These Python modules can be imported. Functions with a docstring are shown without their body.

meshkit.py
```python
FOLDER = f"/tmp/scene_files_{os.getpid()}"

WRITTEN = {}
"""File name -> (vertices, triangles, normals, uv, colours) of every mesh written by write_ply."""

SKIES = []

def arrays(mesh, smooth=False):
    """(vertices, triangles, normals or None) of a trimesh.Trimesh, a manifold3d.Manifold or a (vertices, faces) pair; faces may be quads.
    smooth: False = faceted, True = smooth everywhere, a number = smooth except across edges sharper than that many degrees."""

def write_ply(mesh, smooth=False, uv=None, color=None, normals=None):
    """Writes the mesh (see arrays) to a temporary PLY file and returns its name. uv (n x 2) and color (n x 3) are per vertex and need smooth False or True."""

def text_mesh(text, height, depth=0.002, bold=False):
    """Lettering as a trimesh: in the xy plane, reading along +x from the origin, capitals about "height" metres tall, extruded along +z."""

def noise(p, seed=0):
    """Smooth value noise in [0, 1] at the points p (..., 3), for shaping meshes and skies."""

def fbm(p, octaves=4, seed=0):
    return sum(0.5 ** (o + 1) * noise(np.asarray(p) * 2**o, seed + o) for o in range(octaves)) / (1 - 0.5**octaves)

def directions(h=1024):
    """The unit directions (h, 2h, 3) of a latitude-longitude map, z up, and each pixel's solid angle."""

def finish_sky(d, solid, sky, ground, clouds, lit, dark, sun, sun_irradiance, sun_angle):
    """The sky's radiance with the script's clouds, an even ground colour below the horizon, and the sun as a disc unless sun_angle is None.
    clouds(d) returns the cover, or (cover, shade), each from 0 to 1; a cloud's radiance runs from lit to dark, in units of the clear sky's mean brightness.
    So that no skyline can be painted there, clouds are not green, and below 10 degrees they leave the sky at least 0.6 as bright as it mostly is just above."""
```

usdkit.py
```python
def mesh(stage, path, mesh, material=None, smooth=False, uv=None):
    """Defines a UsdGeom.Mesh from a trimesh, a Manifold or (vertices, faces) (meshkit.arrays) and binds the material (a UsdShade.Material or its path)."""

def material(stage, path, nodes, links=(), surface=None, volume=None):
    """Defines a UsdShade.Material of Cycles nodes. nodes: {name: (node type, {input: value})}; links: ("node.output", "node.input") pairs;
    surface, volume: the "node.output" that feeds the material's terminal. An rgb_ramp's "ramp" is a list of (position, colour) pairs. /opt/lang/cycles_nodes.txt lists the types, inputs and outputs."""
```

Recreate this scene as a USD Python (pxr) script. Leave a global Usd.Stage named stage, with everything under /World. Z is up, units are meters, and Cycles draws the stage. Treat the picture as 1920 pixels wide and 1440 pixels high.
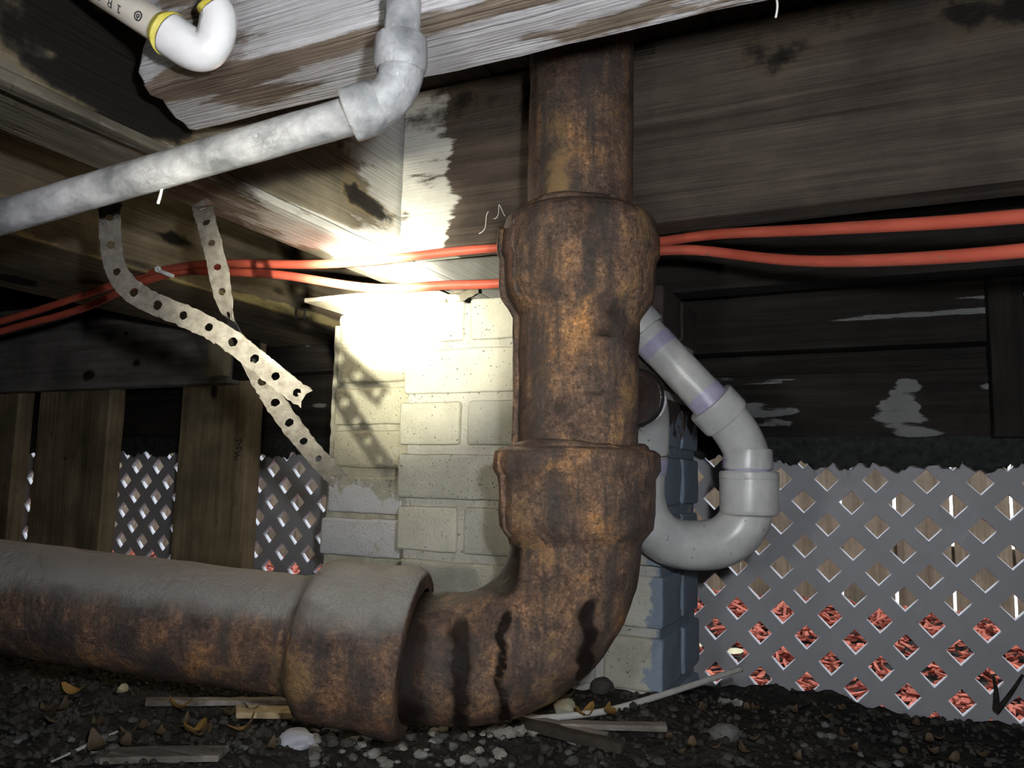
import math, random
import numpy as np
import trimesh, usdkit, meshkit
from shapely.geometry import Polygon, box as sbox
from shapely import affinity
from pxr import Usd, UsdGeom, UsdLux, UsdShade, Sdf, Gf, Vt

stage = Usd.Stage.CreateInMemory()
UsdGeom.SetStageUpAxis(stage, UsdGeom.Tokens.z)
UsdGeom.SetStageMetersPerUnit(stage, 1.0)
UsdGeom.Xform.Define(stage, '/World')
rng = np.random.default_rng(7)
random.seed(7)

# ------------------------------------------------------------------ camera, sky, lights
# world axes follow the house: x along the floor joists, y away towards the lattice skirt, z up
F = 1500.0
YAW, PITCH, ROLL = map(math.radians, (25.4, 6.8, 1.33))
EYE = np.array([0, 0, .26])
FWD = np.array([-math.sin(YAW) * math.cos(PITCH), math.cos(YAW) * math.cos(PITCH), math.sin(PITCH)])
_r = np.array([math.cos(YAW), math.sin(YAW), 0]); _u = np.cross(_r, FWD)
RIGHT = _r * math.cos(ROLL) + _u * math.sin(ROLL)
UP = -_r * math.sin(ROLL) + _u * math.cos(ROLL)

EXPOSURE = 0.0
FLASH = 4.4         # the camera's own flash
TORCH_WIDE = 110.0     # the torch, stray light around the beam
TORCH_SPILL = 380.0    # the torch beam
TORCH_HOT = 40000.0     # the torch beam, hot spot
TORCH_MID = 3800.0
SKY = 2.3
SUN = 5.0

cam = UsdGeom.Camera.Define(stage, '/World/camera')
M = Gf.Matrix4d(*RIGHT, 0, *UP, 0, *(-FWD), 0, *EYE, 1)
cam.AddTransformOp().Set(M)
cam.CreateHorizontalApertureAttr(36.0); cam.CreateVerticalApertureAttr(27.0)
cam.CreateFocalLengthAttr(36.0 * F / 1920)
cam.CreateClippingRangeAttr(Gf.Vec2f(.01, 200))
cam.CreateFStopAttr(18.0); cam.CreateFocusDistanceAttr(.85)
cam.CreateExposureAttr(EXPOSURE)


def mat(name, nodes, links, surface='p.BSDF'):
    return usdkit.material(stage, '/World/Looks/' + name, nodes, links, surface)


UsdGeom.Scope.Define(stage, '/World/Looks')
dome = UsdLux.DomeLight.Define(stage, '/World/sky')
dome.CreateIntensityAttr(SKY); dome.CreateColorAttr(Gf.Vec3f(.86, .93, 1.0))
sun = UsdLux.DistantLight.Define(stage, '/World/sun')
sun.CreateIntensityAttr(SUN); sun.CreateAngleAttr(.53); sun.CreateColorAttr(Gf.Vec3f(1, .95, .86))
sun.AddRotateXYZOp().Set(Gf.Vec3f(-52, 0, 22))      # shines from beyond the fence down towards the house


def spot(name, pos, target, intensity, radius, color, cone=None, soft=0.0):
    l = UsdLux.SphereLight.Define(stage, '/World/' + name)
    l.CreateRadiusAttr(radius); l.CreateIntensityAttr(intensity); l.CreateColorAttr(Gf.Vec3f(*color)); l.CreateNormalizeAttr(True)
    pos, target = np.asarray(pos, float), np.asarray(target, float)
    z = pos - target; z /= np.linalg.norm(z)
    x = np.cross([0, 0, 1.0], z); x /= np.linalg.norm(x); y = np.cross(z, x)
    l.AddTransformOp().Set(Gf.Matrix4d(*x, 0, *y, 0, *z, 0, *pos, 1))
    if cone:
        s = UsdLux.ShapingAPI.Apply(l.GetPrim())
        s.CreateShapingConeAngleAttr(cone); s.CreateShapingConeSoftnessAttr(soft)
    return l


def ray(px, py):
    return RIGHT * (px - 960) / F - UP * (py - 720) / F + FWD


def at(px, py, d):
    return EYE + ray(px, py) * d


def on(px, py, ax, val):
    r = ray(px, py)
    return EYE + r * (val - EYE[ax]) / r[ax]


def proj(P):
    q = np.asarray(P) - EYE; d = q @ FWD
    return 960 + F * (q @ RIGHT) / d, 720 - F * (q @ UP) / d


flash_pos = EYE + RIGHT * .045 + UP * .05 + FWD * .01
torch_pos = EYE - RIGHT * .16 + UP * .0 + FWD * .02
aim = on(728, 566, 1, 1.0)
spot('camera_flash', flash_pos, at(1010, 740, 1.), FLASH, .012, (.93, .96, 1.0), 56, .62)
spot('torch_wide', torch_pos, at(1080, 720, 1.), TORCH_WIDE * .01, .008, (1, .97, .90), 40, .8)
spot('torch_spill', torch_pos, at(790, 640, 1.), TORCH_SPILL * .01, .008, (1, .95, .74), 22, 1.0)
spot('torch_hot_spot', torch_pos, aim, TORCH_HOT * .01, .008, (1, .97, .80), 5.5, 1.0)
spot('torch_middle', torch_pos, on(750, 590, 1, 1.), TORCH_MID * .01, .008, (1, .96, .76), 12, 1.0)

# ------------------------------------------------------------------ scene helpers
used = {}


def path_for(name, parent):
    base = str(parent.GetPath()) if parent is not None else '/World'
    k = (base, name); n = used.get(k, 0); used[k] = n + 1
    return f'{base}/{name}' + (f'_{n:03d}' if n else '')


def tag(p, label=None, cat=None, group=None, kind=None):
    p = p.GetPrim() if hasattr(p, 'GetPrim') else p
    for k, v in (('label', label), ('category', cat), ('group', group), ('kind', kind)):
        if v: p.SetCustomDataByKey(k, v)
    return p


def thing(name, label, cat, loc=(0, 0, 0), group=None, kind=None):
    x = UsdGeom.Xform.Define(stage, path_for(name, None))
    x.AddTranslateOp().Set(Gf.Vec3d(*map(float, loc)))
    p = tag(x, label, cat, group, kind); ORIGIN[str(p.GetPath())] = np.asarray(loc, float)
    return p


ORIGIN = {}


def obj(name, mesh, material, parent=None, smooth=35, attrs=None, label=None, cat=None, group=None, kind=None):
    """One Mesh prim from a mesh given in world coordinates."""
    v, f = (np.asarray(mesh.vertices), np.asarray(mesh.faces)) if hasattr(mesh, 'vertices') else mesh
    off = ORIGIN.get(str(parent.GetPath()), np.zeros(3)) if parent is not None else np.zeros(3)
    p = path_for(name, parent)
    if parent is not None: ORIGIN[p] = off
    m = usdkit.mesh(stage, p, (np.asarray(v, float) - off, f), material, smooth=smooth)
    if attrs:
        P = np.array(m.GetPointsAttr().Get(), float) + off
        for k, fn in attrs.items():
            UsdGeom.PrimvarsAPI(m).CreatePrimvar(k, Sdf.ValueTypeNames.FloatArray, 'vertex').Set(Vt.FloatArray.FromNumpy(np.clip(fn(P), 0, 1).astype(np.float32)))
    return tag(m, label, cat, group, kind)


def cat_meshes(ms):
    return trimesh.util.concatenate([m if isinstance(m, trimesh.Trimesh) else trimesh.Trimesh(*m, process=False) for m in ms])


def frames(P):
    P = np.asarray(P, float)
    T = np.gradient(P, axis=0); T /= np.linalg.norm(T, axis=1, keepdims=True)
    a = np.cross(T[0], [0, 0, 1.0])
    if np.linalg.norm(a) < .2: a = np.cross(T[0], [1.0, 0, 0])
    a /= np.linalg.norm(a); A = [a]
    for t in T[1:]:
        a = A[-1] - t * (A[-1] @ t); A.append(a / np.linalg.norm(a))
    A = np.array(A)
    return T, A, np.cross(T, A)


def tube(P, r, n=24, caps=True, wobble=0, seed=0):
    """A tube along the points P with radius r (number or one per point)."""
    P = np.asarray(P, float); r = np.broadcast_to(np.asarray(r, float), len(P))
    T, A, B = frames(P)
    th = np.arange(n) / n * 2 * math.pi
    V = P[:, None] + r[:, None, None] * (A[:, None] * np.cos(th)[None, :, None] + B[:, None] * np.sin(th)[None, :, None])
    V = V.reshape(-1, 3)
    if wobble:
        c = np.repeat(P, n, 0); d = V - c; d /= np.maximum(np.linalg.norm(d, axis=1, keepdims=True), 1e-9)
        V = V + d * ((meshkit.fbm(V * 60, 3, seed) - .5) * wobble)[:, None]
    i = np.arange(len(P) - 1)[:, None] * n; j = np.arange(n)[None]; k = (j + 1) % n
    q = np.stack([i + j, i + k, i + n + k, i + n + j], -1).reshape(-1, 4)
    f = np.vstack([q[:, [0, 1, 2]], q[:, [0, 2, 3]]])
    if caps:
        V = np.vstack([V, P[:1], P[-1:]]); a, b = len(V) - 2, len(V) - 1; e = (len(P) - 1) * n
        f = np.vstack([f, np.stack([np.full(n, a), k[0], j[0]], 1), np.stack([np.full(n, b), e + j[0], e + k[0]], 1)])
    return trimesh.Trimesh(V, f, process=False)


def spline(pts, n=60):
    """Smooth curve through pts."""
    from scipy.interpolate import CubicSpline
    pts = np.asarray(pts, float)
    s = np.r_[0, np.cumsum(np.linalg.norm(np.diff(pts, axis=0), axis=1))]
    return CubicSpline(s, pts, axis=0)(np.linspace(0, s[-1], n))


def board(lo, hi, res=.02, r=.003, rough=.0012, seed=0, freq=40, long=None):
    """A weathered timber: box with eased edges on a grid, with uneven faces."""
    lo, hi = np.asarray(lo, float), np.asarray(hi, float)
    ext = hi - lo; r = min(r, ext.min() * .3)
    ticks = []
    for a in range(3):
        n = max(1, int(round((ext[a] - 2 * r) / (long if (long and ext[a] == ext.max()) else res))))
        ticks.append(np.r_[lo[a], lo[a] + .3 * r, np.linspace(lo[a] + r, hi[a] - r, n + 1), hi[a] - .3 * r, hi[a]])
    V, Fc, base = [], [], 0
    for a in range(3):
        b, c = (a + 1) % 3, (a + 2) % 3
        nb, nc = len(ticks[b]), len(ticks[c])
        B, C = np.meshgrid(ticks[b], ticks[c], indexing='ij')
        for side, val in ((0, lo[a]), (1, hi[a])):
            p = np.zeros((nb, nc, 3)); p[..., a] = val; p[..., b] = B; p[..., c] = C
            i = np.arange(nb - 1)[:, None] * nc + np.arange(nc - 1)[None]
            q = np.stack([i, i + nc, i + nc + 1, i + 1], -1).reshape(-1, 4) + base
            if side == 0: q = q[:, ::-1]
            V.append(p.reshape(-1, 3)); Fc.append(q); base += nb * nc
    V, Q = np.vstack(V), np.vstack(Fc)
    key, inv = np.unique(np.round(V * 1e6).astype(np.int64), axis=0, return_inverse=True)
    V2 = np.zeros((len(key), 3)); V2[inv.ravel()] = V; Q = inv.ravel()[Q]
    inner = np.clip(V2, lo + r, hi - r); d = V2 - inner
    L = np.linalg.norm(d, axis=1, keepdims=True)
    D = d / np.maximum(L, 1e-9)
    V2 = inner + D * r
    if rough:
        sc = np.full(3, freq, float)
        if long: sc[np.argmax(ext)] = freq * .2
        n = meshkit.fbm(V2 * sc + seed * 13.7, 4, seed) - .5
        V2 = V2 + D * (n * 2 * rough)[:, None]
    f = np.vstack([Q[:, [0, 1, 2]], Q[:, [0, 2, 3]]])
    return trimesh.Trimesh(V2, f, process=False)


def sm(x, a, b):
    t = np.clip((x - a) / (b - a), 0, 1)
    return t * t * (3 - 2 * t)


def blob(P, c, r):
    """1 at c, 0 past the radii r."""
    return np.exp(-(((P - np.asarray(c)) / np.asarray(r)) ** 2).sum(1) * 1.2)


# ------------------------------------------------------------------ materials
def wood(name, axis, dark, mid, light, paint=(.58, .58, .56), stain=(.012, .009, .007), halo=(.10, .07, .035), fine=1.0, rough=.78, bump=.5, streak=.9):
    al = 'xyz'.index(axis)
    s1 = [70 * fine] * 3; s1[al] = 2.5
    s2 = [75.0] * 3; s2[al] = 14
    s3 = [300.0 * fine] * 3; s3[al] = 5
    N = {
        'g': ('geometry', {}),
        'm1': ('mapping', {'scale': s1}), 'm2': ('mapping', {'scale': s2}), 'm3': ('mapping', {'scale': s3}),
        'n1': ('noise_texture', {'scale': 1.0, 'detail': 5.0, 'roughness': .62, 'distortion': .6}),
        'n2': ('noise_texture', {'scale': 1.0, 'detail': 7.0, 'roughness': .68}),
        'n3': ('noise_texture', {'scale': 1.0, 'detail': 3.0, 'roughness': .6}),
        'nb': ('noise_texture', {'scale': 9.0, 'detail': 5.0, 'roughness': .62}),
        'r1': ('rgb_ramp', {'ramp': [(.28, dark), (.5, mid), (.72, light)]}),
        'rb': ('rgb_ramp', {'ramp': [(.25, (.45,) * 3), (.5, (.9,) * 3), (.75, (1.35,) * 3)]}),
        'mul': ('mix', {'mix_type': 'multiply', 'fac': 1.0}),
        'ap': ('attribute', {'attribute': 'paint'}), 'as': ('attribute', {'attribute': 'stain'}),
        's': ('math', {'math_type': 'multiply_add', 'value2': streak, 'value3': -.5 * streak}),
        'sa': ('math', {'math_type': 'add'}),
        'pm': ('map_range', {'range_type': 'smoothstep', 'from_min': .46, 'from_max': .6, 'clamp': True}),
        'rp': ('rgb_ramp', {'ramp': [(.3, tuple(.68 * c for c in paint)), (.6, paint), (.8, tuple(min(1, 1.12 * c) for c in paint))]}),
        'mp': ('mix', {'mix_type': 'mix'}),
        't': ('math', {'math_type': 'multiply_add', 'value2': 1.5, 'value3': -.75}),
        'ta': ('math', {'math_type': 'add'}),
        'tm': ('map_range', {'range_type': 'smoothstep', 'from_min': .38, 'from_max': .66, 'clamp': True}),
        'ms': ('mix', {'mix_type': 'mix'}), 'rs': ('rgb_ramp', {'ramp': [(.25, halo), (.8, stain)]}),
        'b': ('bump', {'strength': bump, 'distance': .003}),
        'p': ('principled_bsdf', {'roughness': rough, 'specular_ior_level': .3}),
    }
    L = [('g.position', 'm1.vector'), ('g.position', 'm2.vector'), ('g.position', 'm3.vector'), ('g.position', 'nb.vector'),
         ('m1.vector', 'n1.vector'), ('m2.vector', 'n2.vector'), ('m3.vector', 'n3.vector'),
         ('n1.fac', 'r1.fac'), ('nb.fac', 'rb.fac'), ('r1.color', 'mul.color1'), ('rb.color', 'mul.color2'),
         ('n2.fac', 's.value1'), ('s.value', 'sa.value1'), ('ap.fac', 'sa.value2'), ('sa.value', 'pm.value'), ('nb.fac', 'rp.fac'),
         ('pm.result', 'mp.fac'), ('mul.color', 'mp.color1'), ('rp.color', 'mp.color2'),
         ('nb.fac', 't.value1'), ('t.value', 'ta.value1'), ('as.fac', 'ta.value2'), ('ta.value', 'tm.value'),
         ('tm.result', 'ms.fac'), ('tm.result', 'rs.fac'), ('rs.color', 'ms.color2'), ('mp.color', 'ms.color1'), ('ms.color', 'p.base_color'),
         ('n3.fac', 'b.height'), ('b.normal', 'p.normal')]
    return mat(name, N, L)


def rust(name, tint=(1, 1, 1), dusty=0.0):
    t = lambda c: tuple(a * b for a, b in zip(c, tint))
    N = {
        'g': ('geometry', {}), 'mv': ('mapping', {'scale': (70.0, 70.0, 7.0)}),
        'n1': ('noise_texture', {'scale': 30.0, 'detail': 9.0, 'roughness': .74, 'distortion': .3}),
        'n2': ('noise_texture', {'scale': 190.0, 'detail': 5.0, 'roughness': .7}),
        'n4': ('noise_texture', {'scale': 1.0, 'detail': 5.0, 'roughness': .6}), 'n5': ('noise_texture', {'scale': 420.0, 'detail': 4.0, 'roughness': .7}), 'r5': ('rgb_ramp', {'ramp': [(.30, (.25,) * 3), (.44, (.9,) * 3), (.58, (1.1,) * 3), (.72, (2.2,) * 3)]}), 'mu5': ('mix', {'mix_type': 'multiply', 'fac': 1.0}), 'n6': ('noise_texture', {'scale': 13.0, 'detail': 5.0, 'roughness': .6, 'distortion': .5}), 'r6': ('rgb_ramp', {'ramp': [(.34, (.62, .58, .60)), (.47, (1.3, 1.3, 1.3)), (.58, (1.75, 1.6, 1.35)), (.70, (2.4, 2.1, 1.5))]}), 'mu6': ('mix', {'mix_type': 'multiply', 'fac': 1.0}),
        'r1': ('rgb_ramp', {'ramp': [(.26, t((.024, .017, .015))), (.40, t((.075, .045, .034))), (.50, t((.125, .073, .050))), (.57, t((.175, .098, .058))), (.66, t((.28, .135, .05))), (.72, t((.36, .21, .09))), (.8, t((.40, .27, .14)))]}),
        'r2': ('rgb_ramp', {'ramp': [(.30, (.12,) * 3), (.40, (.75,) * 3), (.55, (1.05,) * 3), (.72, (1.6,) * 3)]}),
        'r4': ('rgb_ramp', {'ramp': [(.46, (0,) * 3), (.62, (.8,) * 3)]}),
        'mul': ('mix', {'mix_type': 'multiply', 'fac': 1.0}),
        'mg': ('mix', {'mix_type': 'mix', 'color2': (.047, .04, .037)}),
        'sep': ('separate_xyz', {}),
        'dz': ('map_range', {'range_type': 'smoothstep', 'from_min': .05, 'from_max': .62, 'to_min': 0.0, 'to_max': dusty, 'clamp': True}),
        'dn': ('math', {'math_type': 'multiply_add', 'value2': .6, 'value3': -.30}),
        'ds': ('math', {'math_type': 'add', 'use_clamp': True}),
        'dm': ('math', {'math_type': 'multiply', 'use_clamp': True}),
        'md': ('mix', {'mix_type': 'mix', 'color2': (.27, .258, .24)}),
        'ay': ('attribute', {'attribute': 'ochre'}), 'yn': ('math', {'math_type': 'multiply_add', 'value2': 1.9, 'value3': -.95}), 'ya': ('math', {'math_type': 'add'}),
        'ym': ('map_range', {'range_type': 'smoothstep', 'from_min': .38, 'from_max': .85, 'to_max': .8, 'clamp': True}),
        'my': ('mix', {'mix_type': 'mix', 'color2': (.27, .175, .075)}),
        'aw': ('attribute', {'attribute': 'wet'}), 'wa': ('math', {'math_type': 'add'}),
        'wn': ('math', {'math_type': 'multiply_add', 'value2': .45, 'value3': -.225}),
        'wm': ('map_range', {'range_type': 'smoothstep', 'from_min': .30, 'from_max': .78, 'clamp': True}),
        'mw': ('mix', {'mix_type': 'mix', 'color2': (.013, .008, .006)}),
        'ro': ('map_range', {'from_min': 0.0, 'from_max': 1.0, 'to_min': 0.0, 'to_max': -.38}), 'rv': ('map_range', {'from_min': .35, 'from_max': .65, 'to_min': .36, 'to_max': .68, 'clamp': True}), 'rs': ('math', {'math_type': 'add', 'use_clamp': True}),
        'ha': ('math', {'math_type': 'multiply_add', 'value2': .5}),
        'b': ('bump', {'strength': .9, 'distance': .005}),
        'p': ('principled_bsdf', {'specular_ior_level': .45}),
    }
    L = [('g.position', x + '.vector') for x in ('n1', 'n2', 'n5', 'n6', 'mv')] + [('mv.vector', 'n4.vector'),
         ('n1.fac', 'r1.fac'), ('n2.fac', 'r2.fac'), ('n4.fac', 'r4.fac'), ('r1.color', 'mul.color1'), ('r2.color', 'mul.color2'),
         ('mul.color', 'mu5.color1'), ('n5.fac', 'r5.fac'), ('r5.color', 'mu5.color2'), ('mu5.color', 'mu6.color1'), ('n6.fac', 'r6.fac'), ('r6.color', 'mu6.color2'), ('mu6.color', 'mg.color1'), ('r4.color', 'mg.fac'),
         ('ay.fac', 'ya.value1'), ('n1.fac', 'yn.value1'), ('yn.value', 'ya.value2'), ('ya.value', 'ym.value'), ('ym.result', 'my.fac'), ('mg.color', 'my.color1'),
         ('g.normal', 'sep.vector'), ('sep.z', 'dz.value'), ('n1.fac', 'dn.value1'), ('dz.result', 'dm.value1'), ('dn.value', 'ds.value2'), ('dz.result', 'ds.value1'), ('ds.value', 'dm.value2'),
         ('dm.value', 'md.fac'), ('my.color', 'md.color1'),
         ('aw.fac', 'wa.value1'), ('n1.fac', 'wn.value1'), ('wn.value', 'wa.value2'), ('wa.value', 'wm.value'), ('wm.result', 'mw.fac'), ('md.color', 'mw.color1'), ('mw.color', 'p.base_color'),
         ('wm.result', 'ro.value'), ('ro.result', 'rs.value1'), ('n6.fac', 'rv.value'), ('rv.result', 'rs.value2'), ('rs.value', 'p.roughness'),
         ('n2.fac', 'ha.value1'), ('n1.fac', 'ha.value3'), ('ha.value', 'b.height'), ('b.normal', 'p.normal')]
    return mat(name, N, L)


def mottled(name, a, b, scale=30, rough=.6, bump=.2, spec=.4, detail=5, metallic=0.0, speck=None, dist=.002):
    N = {'g': ('geometry', {}), 'n': ('noise_texture', {'scale': float(scale), 'detail': float(detail), 'roughness': .6}),
         'r': ('rgb_ramp', {'ramp': [(.32, a), (.68, b)]}),
         'n2': ('noise_texture', {'scale': scale * 6.0, 'detail': 3.0}),
         'b': ('bump', {'strength': bump, 'distance': dist}),
         'p': ('principled_bsdf', {'roughness': rough, 'specular_ior_level': spec, 'metallic': metallic})}
    L = [('g.position', 'n.vector'), ('g.position', 'n2.vector'), ('n.fac', 'r.fac'), ('n2.fac', 'b.height'), ('b.normal', 'p.normal')]
    if speck:
        N |= {'sp': ('rgb_ramp', {'ramp': [(speck[0], (1, 1, 1)), (speck[0] + .05, (0, 0, 0))]}), 'ms': ('mix', {'mix_type': 'mix', 'color2': speck[1]})}
        L += [('n2.fac', 'sp.fac'), ('sp.color', 'ms.fac'), ('r.color', 'ms.color1'), ('ms.color', 'p.base_color')]
    else:
        L += [('r.color', 'p.base_color')]
    return mat(name, N, L)


W = {
    'joist': wood('joist_wood', 'x', (.045, .034, .027), (.085, .066, .052), (.14, .112, .088), paint=(.62, .61, .56)),
    'white': wood('whitewashed_wood', 'x', (.10, .075, .055), (.20, .155, .115), (.34, .28, .22), paint=(.55, .545, .55), bump=1.0, streak=1.1),
    'girder': wood('girder_wood', 'y', (.10, .085, .062), (.19, .165, .12), (.30, .265, .2), paint=(.50, .495, .47), halo=(.24, .165, .06)),
    'dark': wood('dark_wood', 'x', (.012, .010, .009), (.026, .021, .018), (.048, .04, .034), paint=(.30, .30, .30)),
    'darkz': wood('dark_upright_wood', 'z', (.012, .010, .009), (.022, .018, .015), (.04, .034, .028)),
    'rear': wood('rear_beam_wood', 'y', (.11, .086, .06), (.20, .16, .11), (.30, .25, .175), paint=(.40, .33, .16)),
    'board': wood('cross_board_wood', 'x', (.17, .15, .135), (.28, .255, .235), (.37, .34, .32), stain=(.03, .021, .017)),
    'post': wood('post_wood', 'z', (.25, .185, .105), (.38, .295, .175), (.50, .40, .25), stain=(.05, .038, .03)),
    'batten': wood('batten_wood', 'z', (.30, .25, .16), (.40, .34, .22), (.48, .42, .29)),
    'pale': wood('pale_shim_wood', 'y', (.50, .43, .32), (.62, .56, .44), (.72, .66, .55)),
    'fence': wood('fence_wood', 'z', (.13, .095, .06), (.21, .16, .105), (.28, .22, .155), fine=.7),
    'slat': wood('ground_slat_wood', 'x', (.10, .085, .07), (.2, .175, .15), (.32, .29, .26)),
    'plank': wood('subfloor_wood', 'y', (.02, .017, .014), (.035, .03, .025), (.06, .05, .042)),
}
RUST = rust('rusted_iron', (.93, 1.0, 1.05))
RUSTD = rust('dusty_rusted_iron', (.80, .85, .92), 1.0)
GALV = mottled('galvanized_steel', (.13, .135, .145), (.42, .425, .43), 42, .6, .35, .35, metallic=.1, speck=(.24, (.5, .5, .5)))
CPVC = mottled('cream_plastic', (.78, .72, .60), (.84, .78, .66), 12, .35, .0, .5)
WPVC = mottled('white_plastic', (.86, .86, .85), (.90, .90, .89), 10, .3, .0, .5)
CEMENT = mottled('yellow_pipe_cement', (.62, .52, .06), (.80, .72, .16), 90, .35, .3)
INK = mottled('black_ink', (.025, .025, .03), (.05, .05, .055), 60, .7)
PVC = mottled('grey_white_pvc', (.40, .405, .40), (.62, .62, .60), 17, .32, .05, .5, speck=(.26, (.22, .21, .20)))
PRIMER = mottled('purple_primer', (.33, .31, .46), (.46, .44, .58), 50, .4, .1)
RUBBER = mottled('black_rubber', (.012, .012, .012), (.03, .03, .03), 40, .35)
RED = mottled('orange_red_tube', (.46, .085, .052), (.58, .125, .078), 16, .42, .05, .35, speck=(.27, (.22, .14, .11)))
STRAP = mottled('corroded_strap', (.10, .09, .077), (.185, .17, .15), 120, .85, .6, .2, speck=(.30, (.13, .10, .08)))
LATT = mottled('grey_lattice_vinyl', (.44, .445, .475), (.50, .505, .54), 14, .5, .03, .4)
MORTAR = mottled('mortar', (.42, .40, .31), (.58, .56, .46), 60, .9, .6, .2)
WHITE = mottled('white_clip_plastic', (.75, .75, .74), (.85, .85, .84), 30, .4)
CABLE = mottled('grey_cable', (.42, .41, .38), (.58, .57, .54), 40, .5)
SOIL = mottled('dark_soil', (.012, .011, .010), (.038, .034, .030), 24, .95, 1.0, .15, detail=8, speck=(.26, (.13, .125, .11)), dist=.006)
CHIP = mottled('red_mulch_chips', (.21, .045, .032), (.46, .14, .09), 42, .8, .5, .2)
STONE = [mottled('stone_pale', (.15, .145, .13), (.32, .31, .28), 70, .85, .4), mottled('stone_grey', (.07, .068, .064), (.15, .147, .14), 60, .9, .5),
         mottled('stone_dark', (.035, .033, .03), (.08, .076, .07), 60, .9, .5)]
LEAF = [mottled('leaf_ochre', (.16, .09, .02), (.28, .16, .04), 60, .7), mottled('leaf_brown', (.05, .034, .018), (.10, .066, .034), 60, .7),
        mottled('leaf_pale', (.34, .30, .17), (.46, .42, .27), 60, .7)]
FLASHING = mottled('ragged_felt', (.018, .019, .019), (.055, .058, .058), 90, .8, .9, .3)
CONCRETE = mottled('pale_concrete', (.60, .60, .58), (.70, .70, .68), 6, .9, .2)
BLOCK = mottled('foundation_block', (.08, .075, .07), (.13, .125, .115), 12, .95, .5)
SIDING = mottled('siding_paint', (.30, .34, .38), (.36, .40, .44), 8, .6)
TWIG = mottled('dark_twig', (.02, .016, .013), (.05, .04, .03), 60, .9)
THREAD = mottled('pale_thread', (.55, .54, .5), (.7, .69, .64), 60, .8)


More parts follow.
